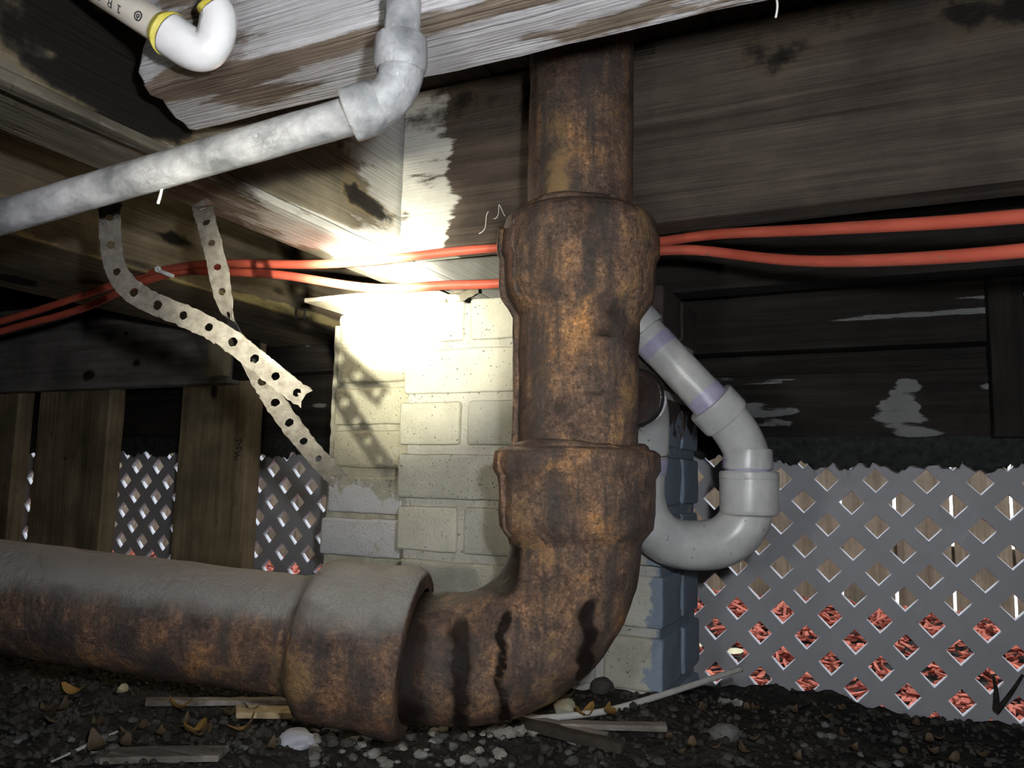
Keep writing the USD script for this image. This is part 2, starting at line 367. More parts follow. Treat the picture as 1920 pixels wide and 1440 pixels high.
def brickmat(name, a, b, tint=None, blue=None):
    """Pale concrete brick; blue = (axis, threshold, sign, top) paints the side past a ragged edge."""
    N = {'g': ('geometry', {}), 'oi': ('object_info', {}),
         'n': ('noise_texture', {'scale': 22.0, 'detail': 6.0, 'roughness': .65}), 'n2': ('noise_texture', {'scale': 260.0, 'detail': 2.0}),
         'n3': ('noise_texture', {'scale': 30.0, 'detail': 5.0, 'roughness': .7}),
         'r': ('rgb_ramp', {'ramp': [(.3, a), (.7, b)]}),
         'pit': ('rgb_ramp', {'ramp': [(.27, (.22,) * 3), (.34, (1,) * 3)]}), 'mul': ('mix', {'mix_type': 'multiply', 'fac': 1.0}),
         'b': ('bump', {'strength': .5, 'distance': .0025}), 'p': ('principled_bsdf', {'roughness': .88, 'specular_ior_level': .25})}
    L = [('g.position', x + '.vector') for x in ('n', 'n2', 'n3')] + [('n.fac', 'r.fac'), ('n2.fac', 'pit.fac'), ('r.color', 'mul.color1'), ('pit.color', 'mul.color2'), ('n2.fac', 'b.height'), ('b.normal', 'p.normal')]
    if blue:
        x0, z0, col = blue
        N |= {'s': ('separate_xyz', {}), 'a': ('math', {'math_type': 'multiply_add', 'value2': .05, 'value3': -.025}),
              'ax': ('math', {'math_type': 'add'}), 'mx': ('map_range', {'from_min': x0 - .002, 'from_max': x0 + .002, 'clamp': True}),
              'az': ('math', {'math_type': 'multiply_add', 'value2': 4.0}), 'mz': ('map_range', {'from_min': z0 + .004, 'from_max': z0 - .004, 'clamp': True}),
              'zz': ('math', {'math_type': 'add'}), 'mm': ('math', {'math_type': 'multiply'}),
              'wear': ('rgb_ramp', {'ramp': [(.30, (0,) * 3), (.36, (1,) * 3)]}), 'mw': ('math', {'math_type': 'multiply'}),
              'mb': ('mix', {'mix_type': 'mix', 'color2': col})}
        L += [('g.position', 's.vector'), ('n3.fac', 'a.value1'), ('s.x', 'ax.value1'), ('a.value', 'ax.value2'), ('ax.value', 'mx.value'),
              ('a.value', 'az.value1'), ('s.z', 'az.value3'), ('az.value', 'mz.value'), ('mx.result', 'mm.value1'), ('mz.result', 'mm.value2'),
              ('n3.fac', 'wear.fac'), ('mm.value', 'mw.value1'), ('wear.color', 'mw.value2'), ('mw.value', 'mb.fac'), ('mul.color', 'mb.color1'), ('mb.color', 'p.base_color')]
    else:
        L += [('mul.color', 'p.base_color')]
    return mat(name, N, L)


PIER_X1 = on(1243, 1150, 1, .98)[0]
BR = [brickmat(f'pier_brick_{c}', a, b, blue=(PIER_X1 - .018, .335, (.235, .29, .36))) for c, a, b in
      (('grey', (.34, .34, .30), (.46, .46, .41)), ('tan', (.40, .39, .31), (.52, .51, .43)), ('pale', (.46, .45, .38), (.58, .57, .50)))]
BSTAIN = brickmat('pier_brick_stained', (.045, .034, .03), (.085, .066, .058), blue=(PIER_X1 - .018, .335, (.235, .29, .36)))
BMORT = brickmat('pier_mortar', (.38, .37, .33), (.54, .53, .48), blue=(PIER_X1 - .01, .32, (.22, .27, .335)))
BL = [brickmat(f'rear_pier_brick_{c}', a, b, blue=(-2.0, zz, (.58, .59, .63))) for c, a, b, zz in
      (('grey', (.34, .335, .28), (.47, .46, .39), .24), ('tan', (.42, .40, .30), (.55, .53, .42), .24), ('buff', (.44, .38, .24), (.58, .53, .38), .20))]

# ------------------------------------------------------------------ ground, shell
LY = 1.46          # lattice plane
ZJ = .542          # underside of the joists
ZT = .757          # top of the joists


def gz(x, y):
    x, y = np.asarray(x, float), np.asarray(y, float)
    P = np.stack([x, y, np.zeros_like(x)], -1)
    z = -.085 * sm(y, .98, 1.40) + .012 * sm(y, 1.0, .5) - .03 * sm(x, -.5, -1.4) * sm(y, .9, 1.2)
    z = z + (meshkit.fbm(P * 7, 3, 3) - .5) * .045 + (meshkit.fbm(P * 38, 4, 5) - .5) * .022
    z = z - .02 * np.exp(-(((x + .42) / .25) ** 2 + ((y - .66) / .16) ** 2))
    return z


def on_ground(px, py):
    r = ray(px, py); t = .3
    for _ in range(400):
        p = EYE + r * t
        if p[2] <= gz(p[0], p[1]): break
        t += .004
    return EYE + r * t


gx, gy = np.meshgrid(np.arange(-2.9, 1.3, .009), np.arange(-.5, 1.449, .009), indexing='ij')
gv = np.stack([gx, gy, gz(gx, gy)], -1).reshape(-1, 3)
nx_, ny_ = gx.shape
i_ = np.arange(nx_ - 1)[:, None] * ny_ + np.arange(ny_ - 1)[None]
gq = np.stack([i_, i_ + ny_, i_ + ny_ + 1, i_ + 1], -1).reshape(-1, 4)
obj('floor', (gv, np.vstack([gq[:, [0, 1, 2]], gq[:, [0, 2, 3]]])), SOIL, smooth=True, kind='structure', label='dark bare soil of the crawl space, strewn with grit', cat='ground')
obj('floor', board((-3.4, -2.6, -.3), (1.4, 1.449, -.13), .4, rough=0), SOIL, kind='structure', label='packed subsoil under the crawl space', cat='ground')

ceil = thing('ceiling', 'dark subfloor planks above the joists', 'ceiling', kind='structure')
xx = -3.4
while xx < 1.4:
    w_ = .135
    obj('plank', board((xx, -2.6, ZT), (xx + w_ - .002, 1.5, ZT + .02), .2, .001, .0005, int(xx * 100) % 50), W['plank'], ceil)
    xx += w_
obj('backing', board((-3.4, -2.6, ZT + .0205), (1.4, 1.5, ZT + .06), 1., rough=0), W['plank'], ceil)
obj('wall_left', board((-3.48, -2.6, -.3), (-3.4, 1.5, ZT + .05), .5, rough=0), BLOCK, kind='structure')
obj('wall_right', board((1.4, -2.6, -.3), (1.48, 1.5, ZT + .05), .5, rough=0), BLOCK, kind='structure')
obj('wall_back', board((-3.48, -2.68, -.3), (1.48, -2.6, ZT + .05), .5, rough=0), BLOCK, kind='structure')
obj('wall_front', board((-3.48, LY + .013, .36), (1.48, LY + .033, 2.2), .5, rough=0), SIDING, kind='structure')

# ------------------------------------------------------------------ timber framing
GX0, GX1 = -.672, -.562
# joists butting into the girder
J1 = board((GX1 + .003, .832, ZJ), (1.38, .88, ZT - .002), .012, .003, .0016, 3, 60, .02)
obj('floor_joist', J1, W['joist'], label='dark brown floor joist right behind the rusty upright pipe, white smear at one end', cat='joist', smooth=True,
    attrs={'paint': lambda P: .62 * sm(P[:, 0] + .045 * (meshkit.fbm(P * np.array([20, 1, 28]), 4, 5) - .5), -.462, -.50) + .22 * blob(P, (-.47, .83, .60), (.05, 1, .03)) + .0 * P[:, 0],
           'stain': lambda P: .30 * sm(P[:, 0], -.30, -.05) + .38 * blob(P, (-.36, .83, .70), (.14, 1, .05)) + .25 * sm(P[:, 2], .66, .72)})


def j0_paint(P):
    n = meshkit.fbm(P * np.array([5, 30, 30]), 3, 9)
    y, z, x = P[:, 1], P[:, 2], P[:, 0]
    edge = np.exp(-((y - .4) / .012) ** 2) * np.exp(-((z - ZJ) / .02) ** 2)
    return .90 + .5 * (n - .5) - .75 * edge * (.4 + n) - .5 * blob(P, (-.42, .42, .55), (.06, .04, .05)) - .35 * blob(P, (-.1, .45, .542), (.16, .03, .02)) - .4 * blob(P, (-.45, .39, .60), (.03, .1, .04))


J0 = board((-.497, .388, ZJ), (1.38, .46, ZT - .002), .009, .004, .0032, 8, 70, .012)
v = J0.vertices
v[:, 0] += np.where(v[:, 0] < -.49, (meshkit.fbm(v * 90, 3, 4) - .5) * .016 - .022 * sm(v[:, 1], .395, .46), 0)
obj('floor_joist', J0, W['white'], label='white-washed flaking joist with a cut end, overhead nearest the camera', cat='joist', smooth=True, attrs={'paint': j0_paint})
obj('floor_joist', board((GX1 + .003, .02, ZJ + .02), (1.38, .07, ZT - .002), .05, .003, .001, 5), W['dark'], label='dark joist overhead beside the camera, outside the view', cat='joist')
obj('floor_joist', board((GX1 + .003, 1.20, ZJ + .01), (1.38, 1.25, ZT - .002), .02, .003, .001, 6, 50, .04), W['dark'], label='dark joist behind the orange-red tubes, between pier and rim', cat='joist', smooth=True)

SX, SY, SZ = on(690, 385, 0, GX1)


def gird_paint(P):
    x, y, z = P.T
    side = (x > GX1 - .006)
    bot = (z < ZJ + .004)
    n = meshkit.fbm(P * 14, 3, 2)
    s = side * (.66 * sm(y, .60, .80) * (1 - .5 * sm(z, .66, .74)) + .34 * n * sm(y, .22, .44) - .35 * blob(P, (GX1, SY, SZ), (1, .09, .05)))
    b = bot * (.30 + .25 * n + .38 * sm(y, .60, .74) * sm(x, GX0 + .01, GX0 + .05))
    return np.maximum(s, b)


def gird_stain(P):
    x, y, z = P.T
    side = (x > GX1 - .006)
    n = meshkit.fbm(P * 9, 4, 12)
    s = side * (1.0 * blob(P, (GX1, SY, SZ), (1, .055, .022)) + .8 * blob(P, (GX1, SY - .05, SZ + .05), (1, .05, .045))
                + .95 * blob(P, on(165, 100, 0, GX1), (1, .09, .05)) + .75 * blob(P, on(240, 190, 0, GX1), (1, .06, .03)) + .12 * sm(y, .60, .42) - .5 * blob(P, on(115, 100, 0, GX1), (1, .025, .012)))
    return s


G = board((GX0, -2.5, ZJ), (GX1, 1.375, ZT - .002), .012, .005, .002, 4, 45, .018)
gir = thing('girder', 'long grey timber girder running overhead away to the brick pier, paint-splashed', 'beam', (GX0, 1.37, ZJ))
obj('timber', G, W['girder'], gir, smooth=True, attrs={'paint': gird_paint, 'stain': gird_stain})
led = board((GX1 - .014, -.6, ZJ - .010), (GX1 + .002, 1.2, ZJ - .0003), .006, .002, .0016, 9, 80, .02)
obj('batten', led, W['girder'], gir, smooth=True, label='thin pale strip along the lower right edge', attrs={'paint': lambda P: .45 + .25 * sm(P[:, 1], .5, .75) + 0 * P[:, 0]})

RX1 = -.958
rb = thing('rear_beam', 'brown beam parallel to the girder on its left, with an ochre-edged lower corner', 'beam', (RX1, 1.37, ZJ))
RBT = obj('timber', board((RX1 - .30, -.6, ZJ), (RX1, 1.372, ZT - .002), .015, .004, .002, 14, 40, .03), W['rear'], rb, smooth=True,
    attrs={'paint': lambda P: .55 * np.exp(-((P[:, 0] - RX1) / .008) ** 2) * np.exp(-((P[:, 2] - ZJ) / .012) ** 2) * (.7 + .6 * meshkit.fbm(P * 8, 2, 1)) + .35 * sm(P[:, 1], .85, 1.05) * (P[:, 0] > RX1 - .01),
           'stain': lambda P: .75 * blob(P, on(325, 450, 0, RX1), (1, .05, .018)) + .8 * blob(P, on(33, 525, 2, ZJ), (.022, .03, 1)) + .35 * (P[:, 2] < ZJ + .01) + .5 * blob(P, (RX1, 1.1, .58), (1, .12, .02))})
tt = meshkit.text_mesh('n', .036, .0006)
tv = tt.vertices.copy(); o_ = on(548, 596, 0, RX1 + .0012)
tt.vertices = np.stack([o_[0] + tv[:, 2], o_[1] + tv[:, 0] * 1.4, o_[2] + tv[:, 1] * .95], 1); tt.invert()
obj('stamped_letter', tt, mottled('faded_stamp', (.075, .062, .045), (.14, .12, .085), 40, .9), RBT, smooth=False, label='faded stamped letter')

rim = thing('rim_joist', 'near-black rim joist over the sill, streaked with pale scrapes', 'beam', (-3, 1.40, .483))


def k1_paint(P):
    x, y, z = P.T
    ln = lambda z0, x0, w, a: a * np.exp(-((z - z0) / w) ** 2) * sm(x, x0, x0 + .12)
    return 1.25 * (ln(.530, -.16, .006, .62) + ln(.552, .02, .006, .58) + ln(.507, .08, .003, .5) + .4 * blob(P, on(1270, 540, 1, 1.38), (.02, 1, .012)) + .5 * blob(P, on(1850, 525, 1, 1.38), (.03, 1, .004)) + .40 * blob(P, on(560, 640, 1, 1.38), (.10, 1, .03)))


obj('upper_board', board((-3.3, 1.376, .483), (1.35, 1.425, .62), .006, .003, .0016, 21, 60, .02), W['dark'], rim, smooth=True, attrs={'paint': k1_paint})
obj('upper_board', board((-3.3, 1.382, .621), (1.35, 1.425, ZT - .002), .03, .003, .0016, 22, 60, .05), W['dark'], rim, smooth=True)
sill = thing('sill_beam', 'black sill beam above the lattice with ragged white paint patches', 'beam', (-3, 1.40, .335))


def k2_paint(P):
    w = 0
    for px, py, rx, rz, a in ((1700, 725, .03, .02, .75), (1690, 790, .055, .022, .70), (1740, 815, .06, .010, .5), (1420, 720, .05, .007, .6), (1400, 760, .05, .008, .62), (1450, 795, .05, .012, .6), (1410, 830, .08, .006, .5),
                              (1845, 725, .012, .012, .65), (1350, 712, .04, .006, .7), (1470, 712, .03, .005, .7), (1390, 775, .06, .008, .7), (1480, 770, .03, .01, .6), (1340, 800, .03, .02, .55), (1680, 760, .03, .016, .75), (600, 760, .05, .012, .4)):
        w = w + (.55 + 1.5 * meshkit.fbm(P * np.array([14, 1, 75]), 4, 7)) * a * blob(P, on(px, py, 1, 1.4), (rx, 1, rz))
    return .66 * sm(w, .10, .75)


obj('timber', board((-3.3, 1.398, .333), (1.35, 1.445, .446), .006, .003, .0018, 23, 60, .012), W['dark'], sill, smooth=True, attrs={'paint': k2_paint})
obj('backing_board', board((-3.3, 1.447, .36), (1.35, 1.4535, ZT), .1, .001, 0), W['dark'], sill)
# ragged felt strip under the sill
n_ = 900; fx = np.linspace(-3.3, 1.35, n_)
fb = .302 + (meshkit.fbm(np.stack([fx * 60, fx * 0, fx * 0], 1), 3, 3) - .5) * .022 + (meshkit.noise(np.stack([fx * 220, fx * 0, fx * 0], 1), 5) - .5) * .010 - .008 * sm(fx, -.2, -.05)
prof = [(1.390, .340), (1.3915, .325)]
rows = [np.stack([fx, np.full(n_, y), np.full(n_, z) + (meshkit.fbm(np.stack([fx * 9, fx * 0, fx * 0], 1), 2, 8) - .5) * .006], 1) for y, z in prof] + [np.stack([fx, 1.393 + 0 * fx, fb + .008], 1), np.stack([fx, 1.395 + (meshkit.noise(np.stack([fx * 90, fx * 0, fx * 0], 1), 9) - .5) * .006, fb], 1)]
vf = np.vstack(rows); vb = vf + [0, .003, 0]
q = []
for a in range(3):
    i = a * n_ + np.arange(n_ - 1); q.append(np.stack([i, i + n_, i + n_ + 1, i + 1], 1))
q = np.vstack(q); Nn = len(vf)
e = 3 * n_ + np.arange(n_ - 1)
q = np.vstack([q, q[:, ::-1] + Nn, np.stack([e, e + Nn, e + 1 + Nn, e + 1], 1)])
obj('felt_strip', (np.vstack([vf, vb]), np.vstack([q[:, [0, 1, 2]], q[:, [0, 2, 3]]])), FLASHING, sill, smooth=60, label='ragged black felt strip hanging at the bottom edge')

bx0 = on(1855, 700, 1, 1.36)[0]
obj('blocking', board((bx0, 1.335, .337), (bx0 + .045, 1.374, .575), .015, .002, .001, 31), W['darkz'], label='dark upright wood blocking against the sill at the far right', cat='wood block')
obj('blocking', board((bx0 + .055, 1.28, .337), (bx0 + .20, 1.33, .545), .02, .003, .001, 32), W['darkz'], label='wider black block at the right edge, in front of the slimmer upright blocking', cat='wood block')

# boards and posts on the left
def brd(n, lo, hi, m, label, cat, seed, attrs=None, group=None, parent=None):
    return obj(n, board(lo, hi, .008, .003, .0012, seed, 50, .012), m, parent, label=label, cat=cat, smooth=True, attrs=attrs, group=group)


def knots(pts, ax, val):
    cs = [(on(px, py, ax, val), r) for px, py, r in pts]
    def fn(P):
        w = np.zeros(len(P))
        for c, r in cs:
            rr = [1.0, 1.0, 1.0]; oth = [k for k in range(3) if k != ax]; rr[oth[0]] = r[0]; rr[oth[1]] = r[1]
            w = w + r[2] * blob(P, c, rr)
        return w
    return fn


brd('cross_board', (-2.9, 1.25, .447), (on(425, 700, 1, 1.25)[0], 1.288, .655), W['board'], 'horizontal grey-brown board with dark knots, nailed across the posts', 'board', 41,
    {'stain': knots([(237, 625, (.018, .012, .85)), (257, 680, (.03, .02, .9)), (165, 705, (.03, .02, .85)), (430, 640, (.012, .06, .5)), (368, 650, (.008, .05, .45)), (100, 690, (.006, .05, .5))], 1, 1.25)})
POST = thing('wood_post', 'brown plank post with an oval knot at the top, right of the pair', 'post', on(400, 1050, 1, 1.3))
PLK = brd('plank', (on(335, 900, 1, 1.30)[0], 1.292, -.16), (on(464, 900, 1, 1.30)[0], 1.335, .60), W['post'], None, None, 42,
    {'stain': knots([(402, 737, (.016, .03, 1.0)), (380, 800, (.012, .05, .35)), (400, 960, (.05, .10, .30)), (440, 930, (.02, .08, .3))], 1, 1.292)}, None, POST)
brd('wood_post', (on(66, 900, 1, 1.30)[0], 1.292, -.16), (on(199, 900, 1, 1.30)[0], 1.335, .60), W['post'], 'pale plank post with a U-shaped split mark, left of the pair', 'post', 43,
    {'stain': knots([(100, 780, (.012, .09, .55)), (122, 858, (.012, .008, .8)), (162, 848, (.012, .010, .8)), (140, 870, (.03, .004, .5))], 1, 1.292)})
brd('wood_post', (on(-160, 900, 1, 1.30)[0], 1.292, -.16), (on(26, 900, 1, 1.30)[0], 1.335, .60), W['post'], 'dim plank post cut off by the left edge of the view', 'post', 44, {'stain': lambda P: .3 + 0 * P[:, 0]})
brd('batten', (on(394, 650, 1, 1.235)[0], 1.226, on(420, 706, 1, 1.235)[2]), (on(429, 650, 1, 1.235)[0], 1.2475, .70), W['batten'], 'short pale upright batten nailed on the knotty cross board', 'batten', 45)
brd('stub_board', (on(428, 650, 1, 1.25)[0] + .003, 1.262, .456), (on(463, 650, 1, 1.25)[0], 1.29, .66), W['darkz'], 'short dark upright offcut beside the end of the cross board', 'board', 46)
# pencilled scribble on the post
sc = [(440, 822), (447, 826), (452, 824), (448, 834), (444, 842), (452, 838), (446, 848), (440, 850), (448, 853), (441, 857), (444, 862)]
obj('handwriting', tube([on(a, b, 1, 1.2905) for a, b in spline([(a, b, 0) for a, b in sc], 50)[:, :2]], .0011, 6), INK, PLK, label='small scribbled handwriting')

# ------------------------------------------------------------------ brick piers
def brick(x0, x1, y0, y1, z0, z1, seed, rough=.0022, r=.005):
    return board((x0, y0, z0), (x1, y1, z1), .02, r, rough, seed, 55)


PY0, PY1 = .98, on(1310, 1100, 0, PIER_X1)[1]
PX0 = on(752, 800, 1, PY0)[0]
pitch = .0745; ZP = .522
pier = thing('brick_pier', 'pale concrete-brick pier behind the rusty pipe, its right side painted blue-grey', 'pier', ((PX0 + PIER_X1) / 2, (PY0 + PY1) / 2, -.15))
obj('mortar', board((PX0 + .006, PY0 + .006, -.16), (PIER_X1 - .005, PY1 - .006, ZP - .012), .012, .003, .002, 50, 70), BMORT, pier, smooth=True)
Wd = PIER_X1 - PX0; k = 0
for row in range(9):
    z1 = ZP - row * pitch - .0045; z0 = z1 - .0625
    if row == 0: z1 -= .004
    jx = rng.normal(0, .0025)
    if row % 2 == 0: segs = [0, .102, .305, Wd + .1] if Wd > .33 else [0, .102, Wd + .1]
    else: segs = [0, .205, Wd + .1]
    segs = [s for s in segs if s < Wd - .03] + [Wd]
    for a, b in zip(segs[:-1], segs[1:]):
        last = b == Wd
        k += 1
        m = BR[[1, 2, 0, 0, 1, 0][(row + k) % 6]] if row > 1 else BR[2]
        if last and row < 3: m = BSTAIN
        obj('brick', brick(PX0 + a + (.0055 if a else jx), PX0 + b - (0 if last else .0055), PY0 + rng.normal(0, .0012), PY0 + .097, z0 + rng.normal(0, .001), z1 + rng.normal(0, .001), 60 + k), m, pier, smooth=True)
    ys = [PY0 + .108, PY0 + .108 + (.2 if row % 2 else .1), PY1]
    ys = [y for y in ys if y < PY1 - .04] + [PY1]
    for a, b in zip(ys[:-1], ys[1:]):
        k += 1
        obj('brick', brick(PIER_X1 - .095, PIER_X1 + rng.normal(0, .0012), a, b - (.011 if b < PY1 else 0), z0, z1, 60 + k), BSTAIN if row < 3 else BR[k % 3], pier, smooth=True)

LYP = 1.08
rp = thing('brick_pier', 'weathered concrete-brick pier set back at left, pale grey paint on its lowest courses', 'pier', (-.76, LYP + .1, -.15))
LX1 = PX0 - .006
obj('mortar', board((-.855, LYP + .008, -.16), (LX1 - .002, LYP + .23, .515), .012, .003, .0025, 51, 70), MORTAR, rp, smooth=True)
rowsL = [.537, .476, .406, .336, .262, .194, .118, .045, -.03]
for row, z1 in enumerate(rowsL):
    z0 = z1 - (.060 if row == 0 else .0625)
    zc = (z0 + z1) / 2
    xl = np.interp(zc, [.1, .5], [on(604, 1050, 1, LYP)[0], on(632, 620, 1, LYP)[0]]) + rng.normal(0, .004)
    segs = [xl, LX1] if row in (0, 1, 2, 3, 6) else [xl, xl + .165, LX1]
    for a, b in zip(segs[:-1], segs[1:]):
        k += 1
        rough = .006 if row == 0 else .003
        obj('brick', brick(a, b - (.008 if b < LX1 else 0), LYP + rng.normal(0, .002), LYP + .097, z0, z1 - .002, 160 + k, rough, .012 if row == 0 else .006), BL[[2, 1, 1, 1, 0, 0, 0, 0, 0][row]], rp, smooth=True)
    obj('brick', brick(xl + .004, LX1 - .003, LYP + .105, LYP + .2, z0, z1 - .002, 260 + k), BL[0], rp, smooth=True)

# shims and splinters on the pier tops
sh = obj('wood_shim', board(on(600, 520, 1, .99) * [1, 0, 0] + [0, .955, ZP + .0015], on(838, 530, 1, 1.0) * [1, 0, 0] + [0, 1.075, ZJ - .0115], .008, .002, .001, 71), W['pale'], label='pale flat wooden shim between the girder and the pier tops', cat='shim', smooth=True)
for i, (px, py, l, w, a, lab) in enumerate([(815, 556, .03, .022, .3, 'broken pale wood chip left of the other chip on the pier top'), (862, 560, .05, .02, -.5, 'larger splintered wood chip on the pier top near the pipe')]):
    c = on(px, py, 1, 1.0)
    b = board((-l / 2, -w / 2, -.006), (l / 2, w / 2, .006), .006, .001, .003, 75 + i, 90)
    b.apply_transform(trimesh.transformations.euler_matrix(.15, a, .4 + i)); b.apply_translation([c[0], 1.01, ZP + .0075])
    obj('wood_chip', b, W['pale'], label=lab, cat='wood chip')

# ------------------------------------------------------------------ lattice, yard
PIT = .075
ph = on(1552.3, 983, 1, LY)


def lattice(x0, x1, label):
    t = thing('lattice_panel', label, 'lattice', (x0, LY, -.13))
    zb, zt = -.13, .355
    rect = sbox(x0, zb, x1, zt); per = PIT / math.sqrt(2)
    for sgn in (1, -1):
        # across-direction coordinate c = (x + sgn z)/sqrt2 ; openings centred where the phase point lies
        c0 = (ph[0] + sgn * ph[2]) / math.sqrt(2)
        cs = [(x + sgn * z) / math.sqrt(2) for x in (x0, x1) for z in (zb, zt)]
        for n in range(int((min(cs) - c0) / per) - 1, int((max(cs) - c0) / per) + 2):
            c = c0 + (n + .5) * per
            L = 6
            u = np.array([1, sgn]) / math.sqrt(2); w = np.array([-u[1], u[0]]) if sgn == 1 else np.array([u[1], -u[0]])
            w = np.array([1, -sgn]) / math.sqrt(2)     # along the slat
            mid = u * c; h = per * .252
            poly = Polygon([mid + u * h + w * L, mid + u * h - w * L, mid - u * h - w * L, mid - u * h + w * L]).intersection(rect)
            if poly.is_empty or poly.area < 2e-5: continue
            m = trimesh.creation.extrude_polygon(poly, .0047, engine='earcut')
            V = m.vertices; du = V[:, :2] @ u - c
            V[:, :2] -= np.outer(np.sign(du) * (np.abs(du) > h * .98) * (1 - V[:, 2] / .0047) * .0013, u)      # moulded draft: thinner on the room side
            m = trimesh.Trimesh(V * [1, 1, .0105 / .0047], m.faces, process=False)
            y0 = LY - .005 if sgn == 1 else LY - .0047
            V = m.vertices; m.vertices = np.stack([V[:, 0], y0 + V[:, 2], V[:, 1]], 1); m.invert()
            obj('slat', m, LATT, t, smooth=False)
    return t


XS = (PX0 + PIER_X1) / 2 - .1
lattice(-3.3, XS - .002, 'grey diamond lattice skirt left of the brick piers, behind the plank posts')
lattice(XS + .002, 1.35, 'grey diamond lattice skirt right of the brick pier, behind the white trap')

FY = 2.12
yard_z = on(1500, 1128, 1, FY)[2]
my = lambda y: -.105 + (yard_z + .105) * sm(y, LY, FY - .12)
ys_ = np.linspace(LY + .006, FY + .1, 40); bedv = np.vstack([np.stack([np.full(40, x), ys_, my(ys_) - .012], 1) for x in (-4.5, 3.0)] + [np.stack([np.full(40, x), ys_, np.full(40, -.25)], 1) for x in (-4.5, 3.0)])
a_ = np.arange(39)
bq = np.vstack([np.stack([a_, a_ + 40, a_ + 41, a_ + 1], 1), np.stack([a_ + 80, a_ + 81, a_ + 121, a_ + 120], 1), [[0, 80, 120, 40], [39, 79, 159, 119]]])
obj('mulch_bed', (bedv, np.vstack([bq[:, [0, 1, 2]], bq[:, [0, 2, 3]]])), SOIL, label='dark soil of the planting bed under the red mulch', cat='ground', kind='structure')
mv = []; mf = []; nb = 0
for i in range(17000):
    x = rng.uniform(-4, 1.9); y = rng.uniform(LY + .026, FY - .024)
    l, w, h = rng.uniform(.012, .042), rng.uniform(.004, .010), rng.uniform(.002, .005)
    b = trimesh.creation.box((l, w, h)); bv = b.vertices * (1 + .25 * rng.normal(size=(8, 3)))
    R = trimesh.transformations.euler_matrix(rng.normal(0, .35), rng.normal(0, .35), rng.uniform(0, 6.3))[:3, :3]
    mv.append(bv @ R.T + [x, y, my(y) - .008 + rng.uniform(0, .020)]); mf.append(b.faces + nb); nb += 8
obj('red_mulch', (np.vstack(mv), np.vstack(mf)), CHIP, smooth=False, label='red wood-chip mulch seen through the lattice openings', cat='mulch', kind='stuff')
for i in range(26):
    x = rng.uniform(-1.5, .4); y = rng.uniform(LY + .04, FY - .1)
    a = np.linspace(0, 2 * math.pi, 11)[:-1]
    pl = Polygon(np.stack([.024 * np.cos(a), .012 * np.sin(a) * (1 - .3 * np.cos(a))], 1))
    m = trimesh.creation.extrude_polygon(pl, .0012, engine='earcut')
    m.apply_transform(trimesh.transformations.euler_matrix(rng.normal(0, .3), rng.normal(0, .3), rng.uniform(0, 6)))
    m.apply_translation([x, y, my(y) + .016])
    obj('fallen_leaf', m, LEAF[2], label='pale fallen leaf lying on the red mulch outside the lattice', cat='leaf', group='leaves on the mulch', smooth=False)
fen = thing('picket_fence', 'tan board fence outside, seen through the lattice, daylight in its gaps', 'fence', (0, FY, yard_z - .05))
# picket gaps follow the bright slits at the right
ph_f = on(1676, 930, 1, FY)[0]; pw = on(1783, 930, 1, FY)[0] - ph_f
n0 = int((-4.4 - ph_f) / pw)
for n in range(n0, 18):
    xa = ph_f + n * pw; gap = .0065 if -1 <= n <= 3 else .0012 + .0015 * ((n * 7) % 3)
    obj('picket', board((xa + gap / 2, FY, yard_z - .06), (xa + pw - gap / 2, FY + .018, .85), .25, .001, .0006, 300 + n), W['fence'], fen)
for z in (on(1780, 1025, 1, FY + .03)[2] - .02, .72):
    obj('rail', board((-4.4, FY + .0195, z - .02), (2.4, FY + .055, z + .022), .4, .002, .0), W['fence'], fen)
obj('driveway', board((-14, FY + .101, yard_z - .20), (12, 16, yard_z - .06), 2., rough=0), CONCRETE, label='bright pale paving beyond the board fence', cat='ground', kind='structure')

# ------------------------------------------------------------------ the rusted cast-iron drain
A = at(1083, 700, .762)


def zof(y):
    lo, hi = -1., 1.5
    for _ in range(50):
        m_ = (lo + hi) / 2
        if proj([A[0], A[1], m_])[1] > y: lo = m_
        else: hi = m_
    return (lo + hi) / 2


drain = thing('drain_pipe', 'heavy rusted cast-iron drain pipe standing upright, elbowing to the left along the ground', 'pipe', (A[0], A[1], .0))


def rev(profile, n=80, wob=.0022, seed=1, dens=.006):
    """Upright surface of revolution about the stack's axis; profile = (pixel row or z, radius)."""
    pts = []
    zz = [(z, r) for z, r in profile]
    for (za, ra), (zb, rb_) in zip(zz[:-1], zz[1:]):
        n_ = max(1, int(math.hypot(za - zb, ra - rb_) / dens))
        for i in range(n_): pts.append((za + (zb - za) * i / n_, ra + (rb_ - ra) * i / n_))
    pts.append(zz[-1])
    P = np.array([[A[0], A[1], z] for z, r in pts]); r = np.array([r for z, r in pts])
    # frames need increasing path; tangent is constant here
    th = np.arange(n) / n * 2 * math.pi
    V = P[:, None] + np.stack([np.cos(th), np.sin(th), 0 * th], 1)[None] * r[:, None, None]
    V = V.reshape(-1, 3)
    d = V - np.repeat(P, n, 0); L = np.linalg.norm(d, axis=1, keepdims=True); d = d / np.maximum(L, 1e-6)
    V = V + d * ((meshkit.fbm(V * 45, 4, seed) - .5) * 2 * wob)[:, None]
    i = np.arange(len(P) - 1)[:, None] * n; j = np.arange(n)[None]; kk = (j + 1) % n
    q = np.stack([i + j, i + n + j, i + n + kk, i + kk], -1).reshape(-1, 4)
    return trimesh.Trimesh(V, np.vstack([q[:, [0, 1, 2]], q[:, [0, 2, 3]]]), process=False)


Z = zof
riser = rev([(ZT - .002, .0515), (Z(425), .0515)], seed=2, wob=.001)
left_dir = np.array([A[0], A[1], 0]) - [EYE[0], EYE[1], 0]


